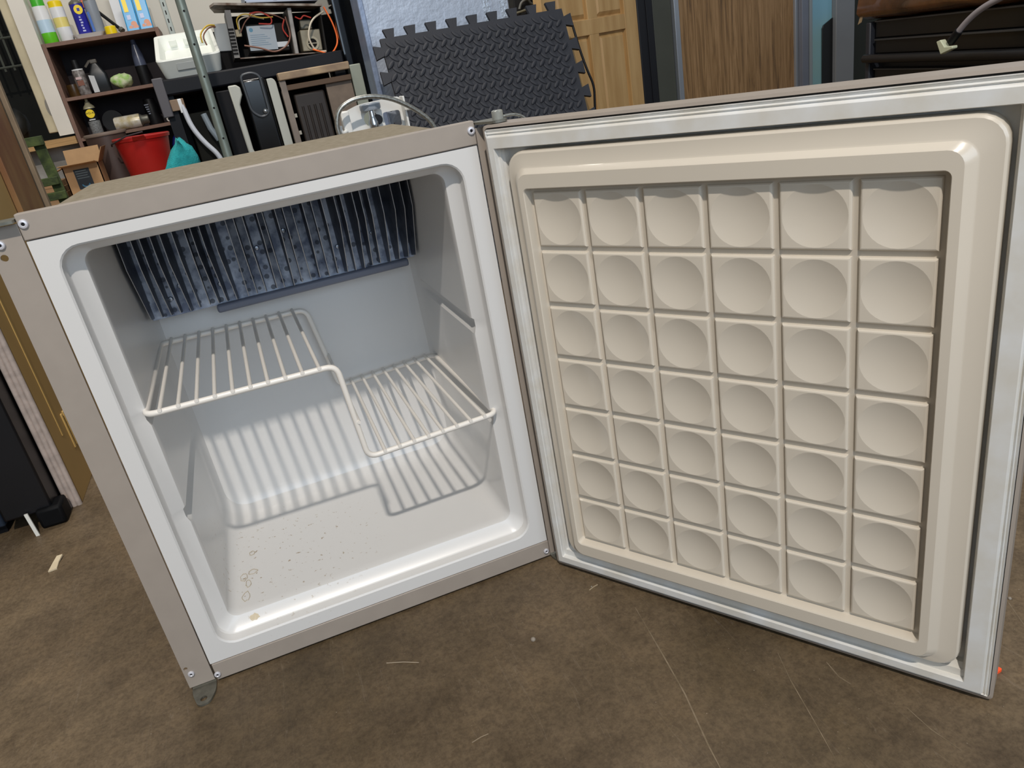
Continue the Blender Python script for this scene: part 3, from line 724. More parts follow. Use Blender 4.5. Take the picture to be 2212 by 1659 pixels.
# teal cloth
tq = thing('teal_towel', 'teal cloth heaped on a dark crate beside the red bucket', 'cloth', (.03, 1.70, .4122))
def cloth(path, wid, m_, nm, par, seed=3, thick=.01):
    rnd = random.Random(seed); rings = []
    for i, (x, y, z, w_) in enumerate(path):
        row = []
        for k in range(15):
            a = 2*PI*k/15
            row.append((x + w_*math.cos(a)*(1 + .16*math.sin(3*a + i*.9)), y + .035*math.sin(a)*(1 + .2*math.cos(4*a + i)), z + .006*math.sin(5*a + i)))
        rings.append(row)
    return MB().loft(rings, True, True).build(nm, m_, par, smooth=70)
teal = mat('teal_terry', '#2aa7ac', .95, var=.25, scale=70, bump=.8, bscale=300)
cloth([(.022, 1.70, .4125, .070), (.028, 1.70, .45, .066), (.046, 1.70, .49, .054), (.062, 1.70, .522, .042), (.070, 1.70, .548, .028), (.070, 1.705, .566, .014), (.066, 1.705, .578, .005)], 1, teal, 'cloth_fold', tq)

# ---- green flaking metal stand in front of the bench
gm = mat('flaking_green_paint', '#4c5a2c', .8, var=.5, scale=40, col2='#2e3a1e', bump=.6, bscale=120)
GS = thing('green_stand', 'flaking green painted metal stand with cross bars below the hatch', 'stand', tuple(P(150, 425, 2.2).xy) + (FLOOR,))
y = 2.2
a, b = P(84, 312, y), P(150, 422, y)
MB().bar((b.x - .0, y, FLOOR), (a.x - .0 + (b.x - a.x)*0, y, a.z), .034, .012, (0, 1, 0)).build('upright', gm, GS, bevel=.002)
for (p1, p2, h_) in (((40, 314), (95, 300), .030), ((80, 399), (128, 386), .026), ((92, 430), (146, 416), .026)):
    A_, B_ = P(*p1, y), P(*p2, y)
    MB().box((A_.x, y - .03, (A_.z + B_.z)/2 - h_/2), (B_.x, y - .008, (A_.z + B_.z)/2 + h_/2)).build('cross_bar', gm, GS, bevel=.002)

# ---- panels standing on edge at the left of the refrigerator
tan = mat('tan_laminate', '#b08f58', .5, var=.08, scale=7)
TP = thing('cabinet_panel', 'tan laminate cabinet panel with pale moulded edge standing left of the refrigerator', 'panel', (-.27, .85, FLOOR))
MB().box((-.276, .662, FLOOR), (-.256, 1.06, .72)).build('panel_board', tan, TP, bevel=.001)
mold = mat('pale_moulding', '#c3b4ab', .6, var=.25, scale=60)
for k in range(3): MB().tube([(-.2775 + .0085*k, .655, FLOOR), (-.2775 + .0085*k, .655, .72)], .0052, 10).build('edge_moulding', mold, TP, smooth=60)
for k in range(3): MB().box((-.2565, .755 + .016*k, .075), (-.2535, .763 + .016*k, .150)).build('groove_bead', mat('tan_bead', '#c9a765', .5), TP, bevel=.001)
MB().box((-.2562, .715, .12), (-.2545, .720, .70)).build('raised_line', mat('tan_bead', '#c9a765', .5), TP, bevel=.0005)
BB = MB().box((-.262, 1.07, FLOOR), (-.246, 1.262, .90)).build('wood_board', mat('brown_veneer', '#6f4026', .4, var=.5, scale=5, col2='#8f6b42', stretch=(3, 3, 1)), bevel=.001)
tag(BB, 'brown wood veneer board standing between the tan panel and the plank bench', 'board')
PB_ = MB().box((-.256, 1.282, FLOOR), (-.238, 1.302, .88)).build('wood_batten', mat('grey_batten', '#8d7a62', .7, var=.2, scale=20), bevel=.002)
tag(PB_, 'thin grey-tan wooden batten standing behind the brown veneer board', 'batten')
# black appliance and a bluish steel one left of the panel
BA = thing('black_appliance', 'black metal appliance case standing on the floor beside the tan panel', 'appliance', (-.33, .75, FLOOR))
MB().box((-.368, .600, .028), (-.2855, .98, .62)).build('case', mat('black_case', '#101116', .4, var=.3, scale=10), BA, bevel=.004)
MB().box((-.3150, .590, FLOOR), (-.2700, .640, .036)).build('foot', darkm, BA, bevel=.006)
MB().box((-.3060, .598, .012), (-.2850, .6000, .020)).build('foot', darkm, BA)
MB().prism([(-.3215, .572, FLOOR), (-.3155, .572, FLOOR), (-.3255, .592, .036), (-.3315, .592, .036)], (0, .003, 0)).build('white_clip', M_('clip_white', '#d2d2cc', .4), BA)
SA = thing('steel_cabinet', 'bluish brushed steel cabinet side at the far left edge', 'cabinet', (-.52, .75, FLOOR))
MB().box((-.66, .620, .012), (-.376, 1.0, .55)).build('case', mat('blue_steel', '#3c4a5e', .35, .6, var=.35, scale=6), SA, bevel=.004)
for x in (-.63, -.40): MB().box((x - .02, .63, FLOOR), (x + .02, .67, .012)).build('foot', darkm, SA)

# ---- galvanised post standing upright in front of the bench
PO = thing('metal_post', 'galvanised round post with bolt holes standing upright behind the refrigerator', 'post', (.191, 1.5, FLOOR))
galv = mat('galvanised_post', '#8f9a92', .45, .5, var=.15, scale=30)
MB().tube([(.191, 1.5, FLOOR), (.191, 1.5, 1.15)], .0125, 18).build('tube', galv, PO, smooth=60)
for z in (.565, .645, .725, .805, .885): MB().lathe((.193, 1.4876, z), [(.0028, 0), (.0028, .0008)], 10, 'y').build('bolt_hole', hole_m, PO)
# slotted standard on the back wall
SS = thing('slotted_standard', 'pale slotted shelf standard fixed to the back wall above the shelf unit', 'bracket', (.098, 3.47, .988))
MB().box((.086, 3.485, .988), (.112, 3.4995, 1.9)).build('channel', M_('standard_grey', '#b9c2bc', .5), SS, bevel=.002)
for k in range(6): MB().box((.096, 3.4845, 1.012 + k*.036), (.101, 3.4855, 1.030 + k*.036)).build('slot', hole_m, SS)

# ---- black work table with salvaged appliance parts
TB = thing('work_table', 'black metal table holding salvaged appliance parts', 'table', (.36, 2.25, FLOOR))
bt = mat('black_table_metal', '#12141b', .5, 0, spec=.25, var=.3, scale=14)
MB().box((.045, 1.99, .703), (.650, 2.50, .752)).build('table_top', bt, TB, bevel=.006)
MB().box((.030, 1.985, .640), (.062, 2.50, .760)).build('end_board', M_('table_end', '#57555a', .6), TB, bevel=.003)
MB().box((.062, 1.993, .655), (.105, 2.02, .690)).build('corner_block', M_('block_tan', '#8a7460', .7), TB, bevel=.002)
for x in (.06, .63):
    for y in (2.03, 2.46): MB().box((x - .018, y - .018, FLOOR), (x + .018, y + .018, .703)).build('leg', bt, TB)
tag(MB().box((.07, 2.51, FLOOR), (.646, 2.53, .905)).build('backing_sheet', darkm), 'black sheet standing upright behind the table of appliance parts', 'sheet')
# white tray on the table
TR = thing('white_tray', 'white plastic ventilator tray on the black table left of the post', 'tray', (.165, 2.17, .7525))
tw = mat('tray_white', '#e6eae4', .35)
def tr_(x0, x1, y0, y1, z): return [(a, b, z) for a, b in rrect(x0, x1, y0, y1, .02, 5)]
MB().loft([tr_(.070, .252, 2.055, 2.40, .7525), tr_(.058, .262, 2.040, 2.42, .810), tr_(.060, .260, 2.042, 2.418, .814), tr_(.072, .250, 2.056, 2.405, .812), tr_(.082, .242, 2.068, 2.39, .768)], True, True).build('tray_body', tw, TR, smooth=30)
for k in range(3): MB().box((.105 + .05*k, 2.380, .782), (.130 + .05*k, 2.3885, .802)).build('vent_boss', tw, TR, bevel=.002)
MB().box((.115, 2.0425, .776), (.195, 2.0465, .800)).build('front_lip', M_('lip_grey', '#c3c7c4', .4), TR, bevel=.002)
TR.rotation_euler = (.27, 0, 0); TR.location.z += .032
# open control box of a furnace
EL = thing('control_box', 'open rusty furnace control box full of coloured wires on the black table', 'appliance part', (.47, 2.2, .7525))
rust = mat('rusty_sheet', '#9a938a', .6, .4, var=.5, scale=25, col2='#5b4638')
dkb = mat('soot_black', '#1a1816', .8, var=.4, scale=20)
ex0, ex1, ey0, ey1, ez0, ez1 = .312, .622, 2.06, 2.28, .7527, .902
MB().box((ex0, ey1 - .004, ez0), (ex1, ey1, ez1)).build('rear_sheet', dkb, EL)
MB().box((ex0, ey0, ez0), (ex1, ey1, ez0 + .004)).build('bottom_sheet', rust, EL)
MB().box((ex1 - .004, ey0, ez0), (ex1, ey1, ez1)).build('side_sheet', dkb, EL)
MB().box((ex0, ey0, ez0), (ex0 + .018, ey1, ez1)).build('vented_sheet', M_('vent_grey', '#7f7c78', .5, var=.2, scale=20), EL)
for k in range(8): MB().box((ex0 - .002, ey0 - .0012, ez0 + .014 + k*.0105), (ex0 + .016, ey0 + .002, ez0 + .0205 + k*.0105)).build('vent_slot', hole_m, EL)
MB().prism([(ex0 - .045, ey0 - .02, ez1 + .006), (ex0 - .03, ey0 - .025, ez1 + .014), (ex1 + .005, ey0 - .02, ez1 - .006), (ex1 + .005, ey1, ez1), (ex0 - .03, ey1, ez1 + .014)], (0, 0, .007)).build('lid_sheet', rust, EL, smooth=0)
MB().box((ex0 + .200, ey0 + .002, ez0), (ex0 + .214, ey1, ez1 - .003)).build('divider', M_('divider_steel', '#a5a09a', .5, .3, var=.3, scale=30), EL, bevel=.002)
MB().box((ex0 - .045, ey0 + .05, ez0 + .03), (ex0 - .001, ey0 + .14, ez0 + .115)).build('side_module', M_('module_grey', '#9da2a4', .5), EL, bevel=.002)
# circuit module with the printed label
MB().box((ex0 + .055, ey0 + .035, ez0 + .018), (ex0 + .190, ey0 + .12, ez0 + .105)).build('circuit_module', dkb, EL, bevel=.003)
lab = MB().box((ex0 + .058, ey0 + .0330, ez0 + .024), (ex0 + .150, ey0 + .0345, ez0 + .100)).build('module_label', M_('label_silverblue', '#b4bec6', .4), EL)
for k in range(6): MB().box((ex0 + .066, ey0 + .0322, ez0 + .040 + k*.0062), (ex0 + .130 - .008*(k % 3), ey0 + .0330, ez0 + .0420 + k*.0062)).build('label_line', M_('label_lineblue', '#8fa6b8', .5), EL)
MB().lathe((ex0 + .072, ey0 + .0330, ez0 + .088), [(.0065, 0), (.0065, .0006)], 14, 'y').build('label_emblem', M_('emblem_blue', '#5f97b4', .5), EL)
MB().box((ex0 + .150, ey0 + .030, ez0 + .030), (ex0 + .186, ey0 + .0345, ez0 + .046)).build('white_tag', pw, EL)
MB().box((ex0 + .020, ey0 + .03, ez0 + .070), (ex0 + .040, ey0 + .05, ez0 + .092)).build('plug_connector', M_('connector_tan', '#b5a789', .5), EL, bevel=.001)
# gas valve with the round slotted port
MB().box((ex0 + .232, ey0 + .03, ez0 + .010), (ex0 + .300, ey0 + .15, ez0 + .078)).build('gas_valve', M_('valve_tan', '#a59c86', .5, .3, var=.2, scale=30), EL, bevel=.003)
MB().box((ex0 + .240, ey0 + .06, ez0 + .082), (ex0 + .280, ey0 + .14, ez0 + .112)).build('valve_coil', M_('coil_grey', '#807b6c', .5, .2), EL, bevel=.003)
MB().lathe((ex0 + .268, ey0 + .030, ez0 + .034), [(.022, 0), (.022, .006), (.015, .006), (.015, .001)], 24, 'y').build('valve_port', M_('port_tan', '#b3aa92', .5, .3), EL, smooth=40)
MB().lathe((ex0 + .268, ey0 + .0292, ez0 + .034), [(.0148, 0), (.0148, .0008)], 20, 'y').build('port_bore', hole_m, EL)
MB().box((ex0 + .253, ey0 + .0262, ez0 + .0325), (ex0 + .283, ey0 + .0285, ez0 + .0355)).build('port_bar', M_('port_tan', '#b3aa92', .5, .3), EL)
def cable(pts, r, m_, nm, par): return MB().tube(fillet([Vector(p) for p in pts], .03, 6), r, 7).build(nm, m_, par, smooth=70)
wx, wy, wz = ex0, ey0 + .01, ez0
wr = M_('wire_red', '#c23a2c', .45); wo = M_('wire_orange', '#e56a2c', .45); wyl = M_('wire_yellow', '#c9a93c', .45); wwh = M_('wire_cream', '#d0c6b2', .45); wbr = M_('wire_brown', '#7a5140', .45)
cable([(wx + .032, wy, wz + .09), (wx + .030, wy, wz + .125), (wx + .060, wy, wz + .138), (wx + .11, wy, wz + .120), (wx + .15, wy, wz + .122)], .0022, wyl, 'wire_lead', EL)
cable([(wx + .036, wy + .006, wz + .09), (wx + .036, wy + .006, wz + .120), (wx + .070, wy + .006, wz + .130), (wx + .12, wy + .004, wz + .118)], .0022, wwh, 'wire_lead', EL)
cable([(wx + .036, wy, wz + .080), (wx + .060, wy, wz + .118), (wx + .10, wy, wz + .140), (wx + .16, wy, wz + .126), (wx + .185, wy, wz + .112)], .0022, wbr, 'wire_lead', EL)
cable([(wx + .075, wy, wz + .135), (wx + .11, wy, wz + .142), (wx + .145, wy, wz + .120), (wx + .142, wy, wz + .100), (wx + .10, wy, wz + .104)], .0024, wr, 'wire_lead', EL)
cable([(wx + .185, wy, wz + .112), (wx + .172, wy, wz + .085), (wx + .188, wy, wz + .058)], .0026, wr, 'wire_lead', EL)
cable([(wx + .040, wy - .004, wz + .040), (wx + .09, wy - .010, wz + .030), (wx + .135, wy - .012, wz + .010), (wx + .180, wy - .010, wz + .030), (wx + .197, wy - .006, wz + .060), (wx + .190, wy, wz + .120)], .0030, wbr, 'wire_lead', EL)
cable([(wx + .222, wy, wz + .118), (wx + .240, wy, wz + .108), (wx + .250, wy, wz + .122), (wx + .275, wy, wz + .112)], .0026, wr, 'wire_lead', EL)
cable([(wx + .318, wy - .012, wz + .128), (wx + .272, wy - .020, wz + .105), (wx + .250, wy - .022, wz + .050), (wx + .270, wy - .020, wz + .004), (wx + .306, wy - .012, wz + .004)], .0034, wwh, 'wire_lead', EL)
cable([(wx + .322, wy - .012, wz + .142), (wx + .345, wy - .020, wz + .085), (wx + .352, wy - .024, wz + .030), (wx + .315, wy - .075, wz - .012), (wx + .262, wy - .02, wz + .012)], .0030, wo, 'wire_lead', EL)
cable([(wx - .02, wy + .06, wz + .110), (wx - .065, wy + .02, wz + .112), (wx - .092, wy + .01, wz + .085), (wx - .090, wy + .0, wz + .058)], .0028, wyl, 'wire_lead', EL)
cable([(wx - .02, wy + .06, wz + .106), (wx - .060, wy + .02, wz + .106), (wx - .086, wy + .01, wz + .078), (wx - .078, wy + .0, wz + .050)], .0024, wbr, 'wire_lead', EL)
# blue-grey tray resting on the lid
EL.rotation_euler = (0, .085, 0); EL.location.z += .0135; EL.location.x -= .012
BT = thing('parts_tray', 'blue-grey plastic parts tray resting on top of the control box', 'tray', (.51, 2.2, .918))
bg_ = mat('blue_grey_plastic', '#a9b3c6', .5, var=.08, scale=10)
z0 = .9190
MB().prism([(.395, 2.06, z0), (.632, 2.06, z0 - .004), (.632, 2.30, z0 - .004), (.395, 2.30, z0)], (0, 0, .004)).build('tray_floor', bg_, BT)
MB().box((.395, 2.296, z0), (.634, 2.30, z0 + .12)).build('tray_wall', bg_, BT)
MB().box((.395, 2.06, z0), (.399, 2.30, z0 + .035)).build('tray_wall', bg_, BT)
MB().box((.630, 2.06, z0 - .003), (.634, 2.30, z0 + .12)).build('tray_wall', bg_, BT)
MB().box((.500, 2.08, z0), (.506, 2.296, z0 + .020)).build('tray_rib', bg_, BT)
MB().lathe((.445, 2.2958, z0 + .02), [(.007, 0), (.006, .006)], 12, 'y').build('tray_boss', bg_, BT)
cable([(.52, 2.09, z0 + .012), (.57, 2.07, z0 + .016), (.60, 2.065, z0 + .038), (.625, 2.07, z0 + .050)], .0016, M_('wire_navy', '#2f4d7a', .5), 'loose_wire', BT)

BT.rotation_euler = (0, .085, 0); BT.location.z += .012; BT.location.x -= .012
# ---- large dark glass appliance at the right of the table (reflects the control box)
GL = thing('glass_oven', 'tall black glass-fronted oven side standing beside the silver foil panel', 'oven', (.715, 2.2, FLOOR))
MB().box((.655, 2.02, FLOOR), (.741, 2.6, 1.3)).build('glass_face', mat('black_glass', '#07080a', .05, spec=.7), GL, bevel=.004)
MB().box((.7415, 2.00, FLOOR), (.760, 2.6, 1.3)).build('edge_frame', mat('black_frame', '#14151a', .4), GL, bevel=.003)

# ---- things leaning under the table edge: doors with pale handles, oven door, grille
pal = M_('handle_pale', '#b9bbb2', .45)
D1 = thing('appliance_door', 'black appliance door with a bone-shaped pale edge trim, third item under the black table', 'door', (.29, 1.93, FLOOR))
MB().box((.208, 1.925, FLOOR), (.272, 1.965, .690)).build('door_slab', mat('black_door', '#16161a', .6, spec=.2, var=.25, scale=12), D1, bevel=.004)
pl = [(.000, .700), (.026, .700), (.037, .690), (.037, .668), (.028, .652), (.022, .640), (.022, .500), (.024, .490), (.040, .480), (.045, .460), (.045, .440), (.006, .440)]
MB().prism([(.250 + a, 1.905, b) for a, b in pl], (0, .018, 0)).build('pale_trim', pal, D1, bevel=.004)
D2 = thing('appliance_door', 'glossy black curved oven door with a recessed grip under the black table', 'door', (.335, 1.95, FLOOR))
MB().box((.292, 1.935, FLOOR), (.372, 1.975, .712)).build('door_slab', mat('gloss_black', '#08090b', .15, spec=.6), D2, bevel=.010, seg=4)
gp_ = fillet([(.298, 1.925, .725), (.335, 1.925, .728), (.357, 1.925, .715), (.357, 1.925, .600), (.330, 1.925, .588), (.302, 1.925, .612)], .015, 4, True)
MB().tube(gp_, .0045, 8, True).build('grip_rim', M_('grip_grey', '#45494e', .35), D2, smooth=60)
MB().lathe((.345, 1.922, .606), [(.009, 0), (.006, .006), (.001, .008)], 12, 'y').build('grip_button', M_('grip_chrome', '#9aa0a6', .2, metal=.8), D2)
D3 = MB().prism(fillet([(.376, 1.94, .702), (.396, 1.94, .702), (.404, 1.94, .690), (.408, 1.94, FLOOR), (.376, 1.94, FLOOR)], .010, 4), (0, .03, 0)).build('trim_strip', pal, bevel=.002)
tag(D3, 'long pale grey trim strip standing right of the glossy black door', 'trim strip')
D0 = thing('storage_crate', 'black crate with a white plastic handle at the left under the table', 'crate', (.13, 1.99, FLOOR))
MB().box((.100, 2.03, FLOOR), (.200, 2.25, .640)).build('crate_body', mat('crate_black', '#181914', .7, spec=.2, var=.3, scale=9), D0, bevel=.004)
MB().tube(fillet([(.096, 2.00, .670), (.103, 1.99, .600), (.128, 1.985, .545), (.160, 1.98, .500), (.168, 1.98, .452)], .03, 5),   .0085, 10).build('white_handle', M_('handle_white', '#c4c9d2', .35), D0, smooth=60)
MB().tube([(.152, 1.99, .632), (.160, 1.985, .585), (.176, 1.985, .545)], .010, 10).build('grey_handle', M_('handle_smoke', '#7f8a92', .35), D0, smooth=60)
MB().box((.086, 1.992, .646), (.098, 2.004, .690)).build('hook', pw, D0, bevel=.002)
# oven frame with dark ribbed heat shield
OV = thing('oven_carcass', 'tan oven frame with a ribbed dark heat shield under the table', 'oven part', (.53, 1.98, FLOOR))
tn = mat('tan_frame', '#b09878', .6, var=.25, scale=18, col2='#8c7660')
MB().box((.412, 1.90, .688), (.648, 1.96, .712)).build('top_rail', tn, OV, bevel=.003)
MB().box((.412, 1.915, .655), (.648, 1.95, .672)).build('second_rail', mat('rail_brown', '#6a5442', .7), OV, bevel=.002)  # darker brown than the top rail
MB().box((.412, 1.91, FLOOR), (.432, 1.95, .688)).build('side_rail', mat('grey_tan', '#8e8278', .6, var=.2, scale=20), OV, bevel=.002)
MB().box((.560, 1.935, FLOOR), (.648, 1.96, .660)).build('inner_sheet', mat('inner_tan', '#8f7d6c', .6, var=.2, scale=30), OV)
hs = mat('heat_shield', '#37302c', .5, .2, var=.3, scale=14)
MB().box((.446, 1.915, FLOOR), (.548, 1.945, .640)).build('heat_shield', hs, OV, bevel=.006)
for k in range(4): MB().tube([(.466 + .020*k, 1.9145, .35), (.466 + .020*k, 1.9145, .600)], .0042, 8).build('rib', hs, OV, smooth=60)
for k in range(2): MB().box((.432, 1.908, .515 + .055*k), (.440, 1.916, .527 + .055*k)).build('clip', M_('clip_steel', '#a6a296', .5), OV)
SG = MB().box((.652, 1.93, FLOOR), (.690, 1.97, .700)).build('metal_strip', M_('pale_sage', '#9aa093', .5), bevel=.003)
tag(SG, 'pale sage metal strip standing between the oven frame and black glass', 'strip')
rust_o = lump('copper_scrap', (.150, 1.64, .462), .05, M_('copper_scrap', '#8a5132', .6, var=.4, scale=25), None, None, (1.2, .6, .8), seed=6)
tag(rust_o, 'rusty orange scrap metal lump at the foot of the galvanised post', 'scrap')
rust_o2 = MB().box((-.05, 1.56, FLOOR), (.24, 1.80, .412)).build('dark_crate', darkm, bevel=.004)
tag(rust_o2, 'dark crate under the teal cloth and rusty scrap behind the refrigerator', 'crate')

# ---- white plumbing kit with braided hose just behind the refrigerator
KT = thing('plumbing_panel', 'white plastic plumbing panel with a shutoff valve and braided hose behind the refrigerator', 'panel', (.49, .82, FLOOR))
kw = mat('kit_white', '#e6e6e2', .35)
poly = fillet([(.428, .80, FLOOR), (.560, .80, FLOOR), (.5585, .80, .606), (.470, .80, .604), (.428, .80, .592)], .012, 4, True)
plate([tuple(p) for p in poly], [circ((.4890, .80, .5725), .0150), [tuple(p) for p in fillet([(.516, .80, .548), (.551, .80, .548), (.551, .80, .580), (.514, .80, .580)], .006, 3, True)]], (0, .004, 0)).build('panel_sheet', kw, KT, smooth=0)
MB().box((.427, .778, .40), (.444, .803, .597)).build('side_tab', kw, KT, bevel=.003)
MB().box((.5560, .770, .40), (.5600, .803, .605)).build('side_rib', kw, KT, bevel=.001)
MB().tube([(.560, .790, .5795), (.570, .785, .5790)], .0042, 10).build('hook_peg', kw, KT, smooth=60)
MB().tube(fillet([(.432, .776, .560), (.422, .772, .557), (.419, .772, .565), (.421, .772, .572)], .006, 4), .0036, 8).build('hook_peg', kw, KT, smooth=60)
chrome = mat('chrome', '#c9ccd0', .12, 1.0)
vg = M_('valve_grey', '#9aa3ad', .4)
MB().lathe((.4890, .781, .5900), [(.020, 0), (.0215, .003), (.0215, .011), (.019, .013)], 10).build('valve_knob', vg, KT, smooth=30)
MB().lathe((.4890, .781, .556), [(.010, 0), (.011, .010), (.007, .020), (.006, .034)], 14).build('valve_body', chrome, KT, smooth=40)
MB().lathe((.4980, .790, .5700), [(.010, 0), (.010, .014)], 14, 'y').build('valve_nut', pk, KT, smooth=40)
MB().lathe((.4340, .800, .5520), [(.006, -.01), (.006, .010)], 12, 'y').build('red_cap', M_('cap_red', '#a8372e', .45), KT)
braid = mat('braided_steel', '#b9b8b0', .3, .8, var=.4, scale=250)
hose = [(.420, .745, .30), (.413, .745, .530), (.409, .745, .575), (.420, .745, .603), (.450, .745, .6165), (.490, .745, .6170), (.530, .748, .6050), (.570, .750, .5790), (.605, .752, .5450), (.625, .755, .40)]
hb = MB().tube(fillet(hose, .04, 6), .0048, 10).build('braided_hose', braid, KT, smooth=60)
# second loop of tube and white fitting peeping over the door
W2 = thing('water_filter', 'white water fitting with a looped tube peeping over the door hinge', 'fitting', (.70, .55, FLOOR))
a = P(1130, 262, .55)
MB().box((a.x - .028, .54, FLOOR), (a.x + .026, .58, a.z + .000)).build('fitting_block', kw, W2, bevel=.004)
MB().lathe((a.x - .018, .54, a.z - .012), [(.016, 0), (.016, .012)], 20, 'y').build('fitting_cap', mat('fitting_clear', '#dadcda', .2), W2)
p1 = [P(1066, 300, .53), P(1068, 262, .53), P(1085, 251, .53), P(1110, 246, .53), P(1128, 250, .53), P(1142, 262, .53), P(1146, 300, .53)]
MB().tube(fillet([Vector((q_.x, .53, q_.z)) for q_ in p1], .02, 5), .0026, 8).build('looped_tube', braid, W2, smooth=60)

# ---- silver foil panel and the black puzzle mat in front of it
FP = thing('foil_panel', 'tall silver-blue foil insulated panel standing behind the black foam mat', 'panel', (.94, 1.85, FLOOR))
def foil_mat():
    M = mat('silver_foil', '#bcc6d6', .42, .35, var=.12, scale=16, bump=.7, bscale=70)
    return M
MB().box((.716, 1.80, FLOOR), (1.205, 1.90, 1.25)).build('foil_sheet', foil_mat(), FP, bevel=.004)
MB().box((.700, 1.79, FLOOR), (.718, 1.91, 1.25)).build('side_edge', mat('foil_edge', '#93a2bd', .4, .3, bump=.6, bscale=60, var=.15, scale=20), FP, bevel=.003)
for k in range(2): MB().box((1.110 + .062*k, 1.7975, .02), (1.135 + .062*k, 1.8005, 1.24)).build('crease_tape', mat('crumpled_foil', '#c3ccd8', .3, .5, bump=1.0, bscale=120), FP)

MT = thing('foam_mat', 'black interlocking foam mat with diamond tread leaning on the foil panel', 'mat', (1.01, 1.45, FLOOR))
foam = mat('black_foam', '#262932', .58, var=.2, scale=18, bump=.25, bscale=500)
# mat frame: u to the right, v up along the leaning sheet
MW, MH = .605, .764
lean = math.atan2(.235, .70)
MF = Matrix.Translation((.712, 1.385, FLOOR + .028)) @ Matrix.Rotation(-lean, 4, 'X')   # local x = u, z = v, -y = front
def teeth(n, L, off=.5):
    """dovetail outline along 0..L: list of (s, h)"""
    out = []; st = L / n
    for k in range(n):
        c = st * (k + off)
        out += [(c - st*.17, 0), (c - st*.27, .026), (c + st*.27, .026), (c + st*.17, 0)]
    return out
outl = []
outl += [(0, 0)] + [(s, -h) for s, h in teeth(9, MW)] + [(MW, 0)]
outl += [(MW + h, s) for s, h in teeth(10, MH)] + [(MW, MH)]
outl += [(MW - s, MH + h) for s, h in teeth(9, MW)] + [(0, MH)]
outl += [(-h, MH - s) for s, h in teeth(10, MH)]
plate([(u, 0, v) for u, v in outl], [], (0, .012, 0), MF).build('mat_sheet', foam, MT, smooth=0)
tr = MB(MF); pu, pv = .0300, .0372
rows = int(MH / pv); cols = int(MW / pu)
def loz(cu, cv, ang, L=.0165, wd=.0076, h=.0050):
    ca, sa = math.cos(ang), math.sin(ang); n = 10; r0, r1, r2 = [], [], []
    for k in range(n):
        t = 2*PI*k/n; x = L*math.cos(t); yv = wd*math.sin(t)*abs(math.sin(t))**.15
        r0.append((cu + x*ca - yv*sa, .0005, cv + x*sa + yv*ca))
        r1.append((cu + (x*.93)*ca - (yv*.75)*sa, -h*.7, cv + (x*.93)*sa + (yv*.75)*ca))
        r2.append((cu + (x*.6)*ca - (yv*.3)*sa, -h, cv + (x*.6)*sa + (yv*.3)*ca))
    tr.loft([r0, r1, r2], False, True)
for j in range(rows + 1):
    for i in range(cols + 1):
        u = .012 + i*pu; v = .014 + j*pv
        if u < MW - .008 and v < MH - .008: loz(u, v, math.radians(44))
        u2, v2 = u + pu*.5, v + pv*.5
        if u2 < MW - .012 and v2 < MH - .012: loz(u2, v2, math.radians(-40), .0175, .0070, .0030)
tp = tr.build('diamond_tread', foam, MT, smooth=40); tp['kind'] = 'stuff'
# thin black cable hanging behind the mat's right edge
cb_ = MB().tube(fillet([(1.372, 1.69, .72), (1.378, 1.66, .62), (1.388, 1.64, .55), (1.402, 1.63, .50), (1.394, 1.63, .42), (1.386, 1.63, .0)], .05, 6), .0042, 8).build('black_cable', pk, smooth=60)
tag(cb_, 'thin black cable hanging beside the right edge of the foam mat', 'cable')
wq = P(1150, 10, 2.12)
dk_box = thing('wiring_bundle', 'dark frame with grey cables above the right corner of the foam mat', 'wiring', (wq.x, 2.15, FLOOR))
def W_(px, py, y=2.10): return tuple(P(px, py, y))
MB().box((wq.x - .07, 2.13, FLOOR), (wq.x + .015, 2.22, 1.3)).build('frame_post', mat('black_post', '#15161a', .6, var=.3, scale=18), dk_box, bevel=.003)
MB().box((wq.x + .10, 2.14, FLOOR), (wq.x + .122, 2.20, 1.3)).build('frame_post', mat('black_post', '#15161a', .6, var=.3, scale=18), dk_box, bevel=.003)
MB().box((wq.x - .07, 2.12, wq.z - .085), (wq.x + .12, 2.13, wq.z - .068)).build('cross_piece', mat('brown_post', '#5a5148', .7, var=.3, scale=18), dk_box, bevel=.003)
cable([W_(1122, 20), W_(1126, 4), W_(1140, -2), W_(1148, 10), W_(1160, 8), W_(1175, 12), W_(1190, 20)], .0050, M_('cable_grey', '#6a6a66', .5), 'cable_loop', dk_box)
cable([W_(1112, 30), W_(1135, 22), W_(1150, 16), W_(1160, -4), W_(1164, -30)], .0048, M_('cable_olive', '#6e6a58', .5), 'cable_loop', dk_box)

# ---- six-panel pine door
e = Vector((.905, .425, 0)).normalized(); nrm = Vector((e.y, -e.x, 0))
pr = P(1384, 120, 1.955)
DFm = Matrix(((e.x, -nrm.x, 0, pr.x), (e.y, -nrm.y, 0, pr.y), (0, 0, 1, 0), (0, 0, 0, 1)))    # local x along door (0 = right edge), -y front
def dl(px, py):
    q_ = PP(px, py, pr, nrm); return (q_ - Vector((pr.x, pr.y, 0))).dot(e), q_.z
PD = thing('panel_door', 'honey pine six-panel door leaning behind the black foam mat', 'door', (pr.x - .25*e.x, pr.y - .25*e.y, FLOOR))
pine = mat('honey_pine', '#cba670', .45, var=.14, scale=5, col2='#b8915c', stretch=(6, 6, .8))
uc = dl(1290, 120)[0]; zr_t = dl(1330, 32)[1]; zr_b = dl(1330, 62)[1]
u_l = 2*uc
sw = dl(1388, 150)[0] - dl(1362, 150)[0]; cw = (dl(1301, 150)[0] - dl(1281, 150)[0])
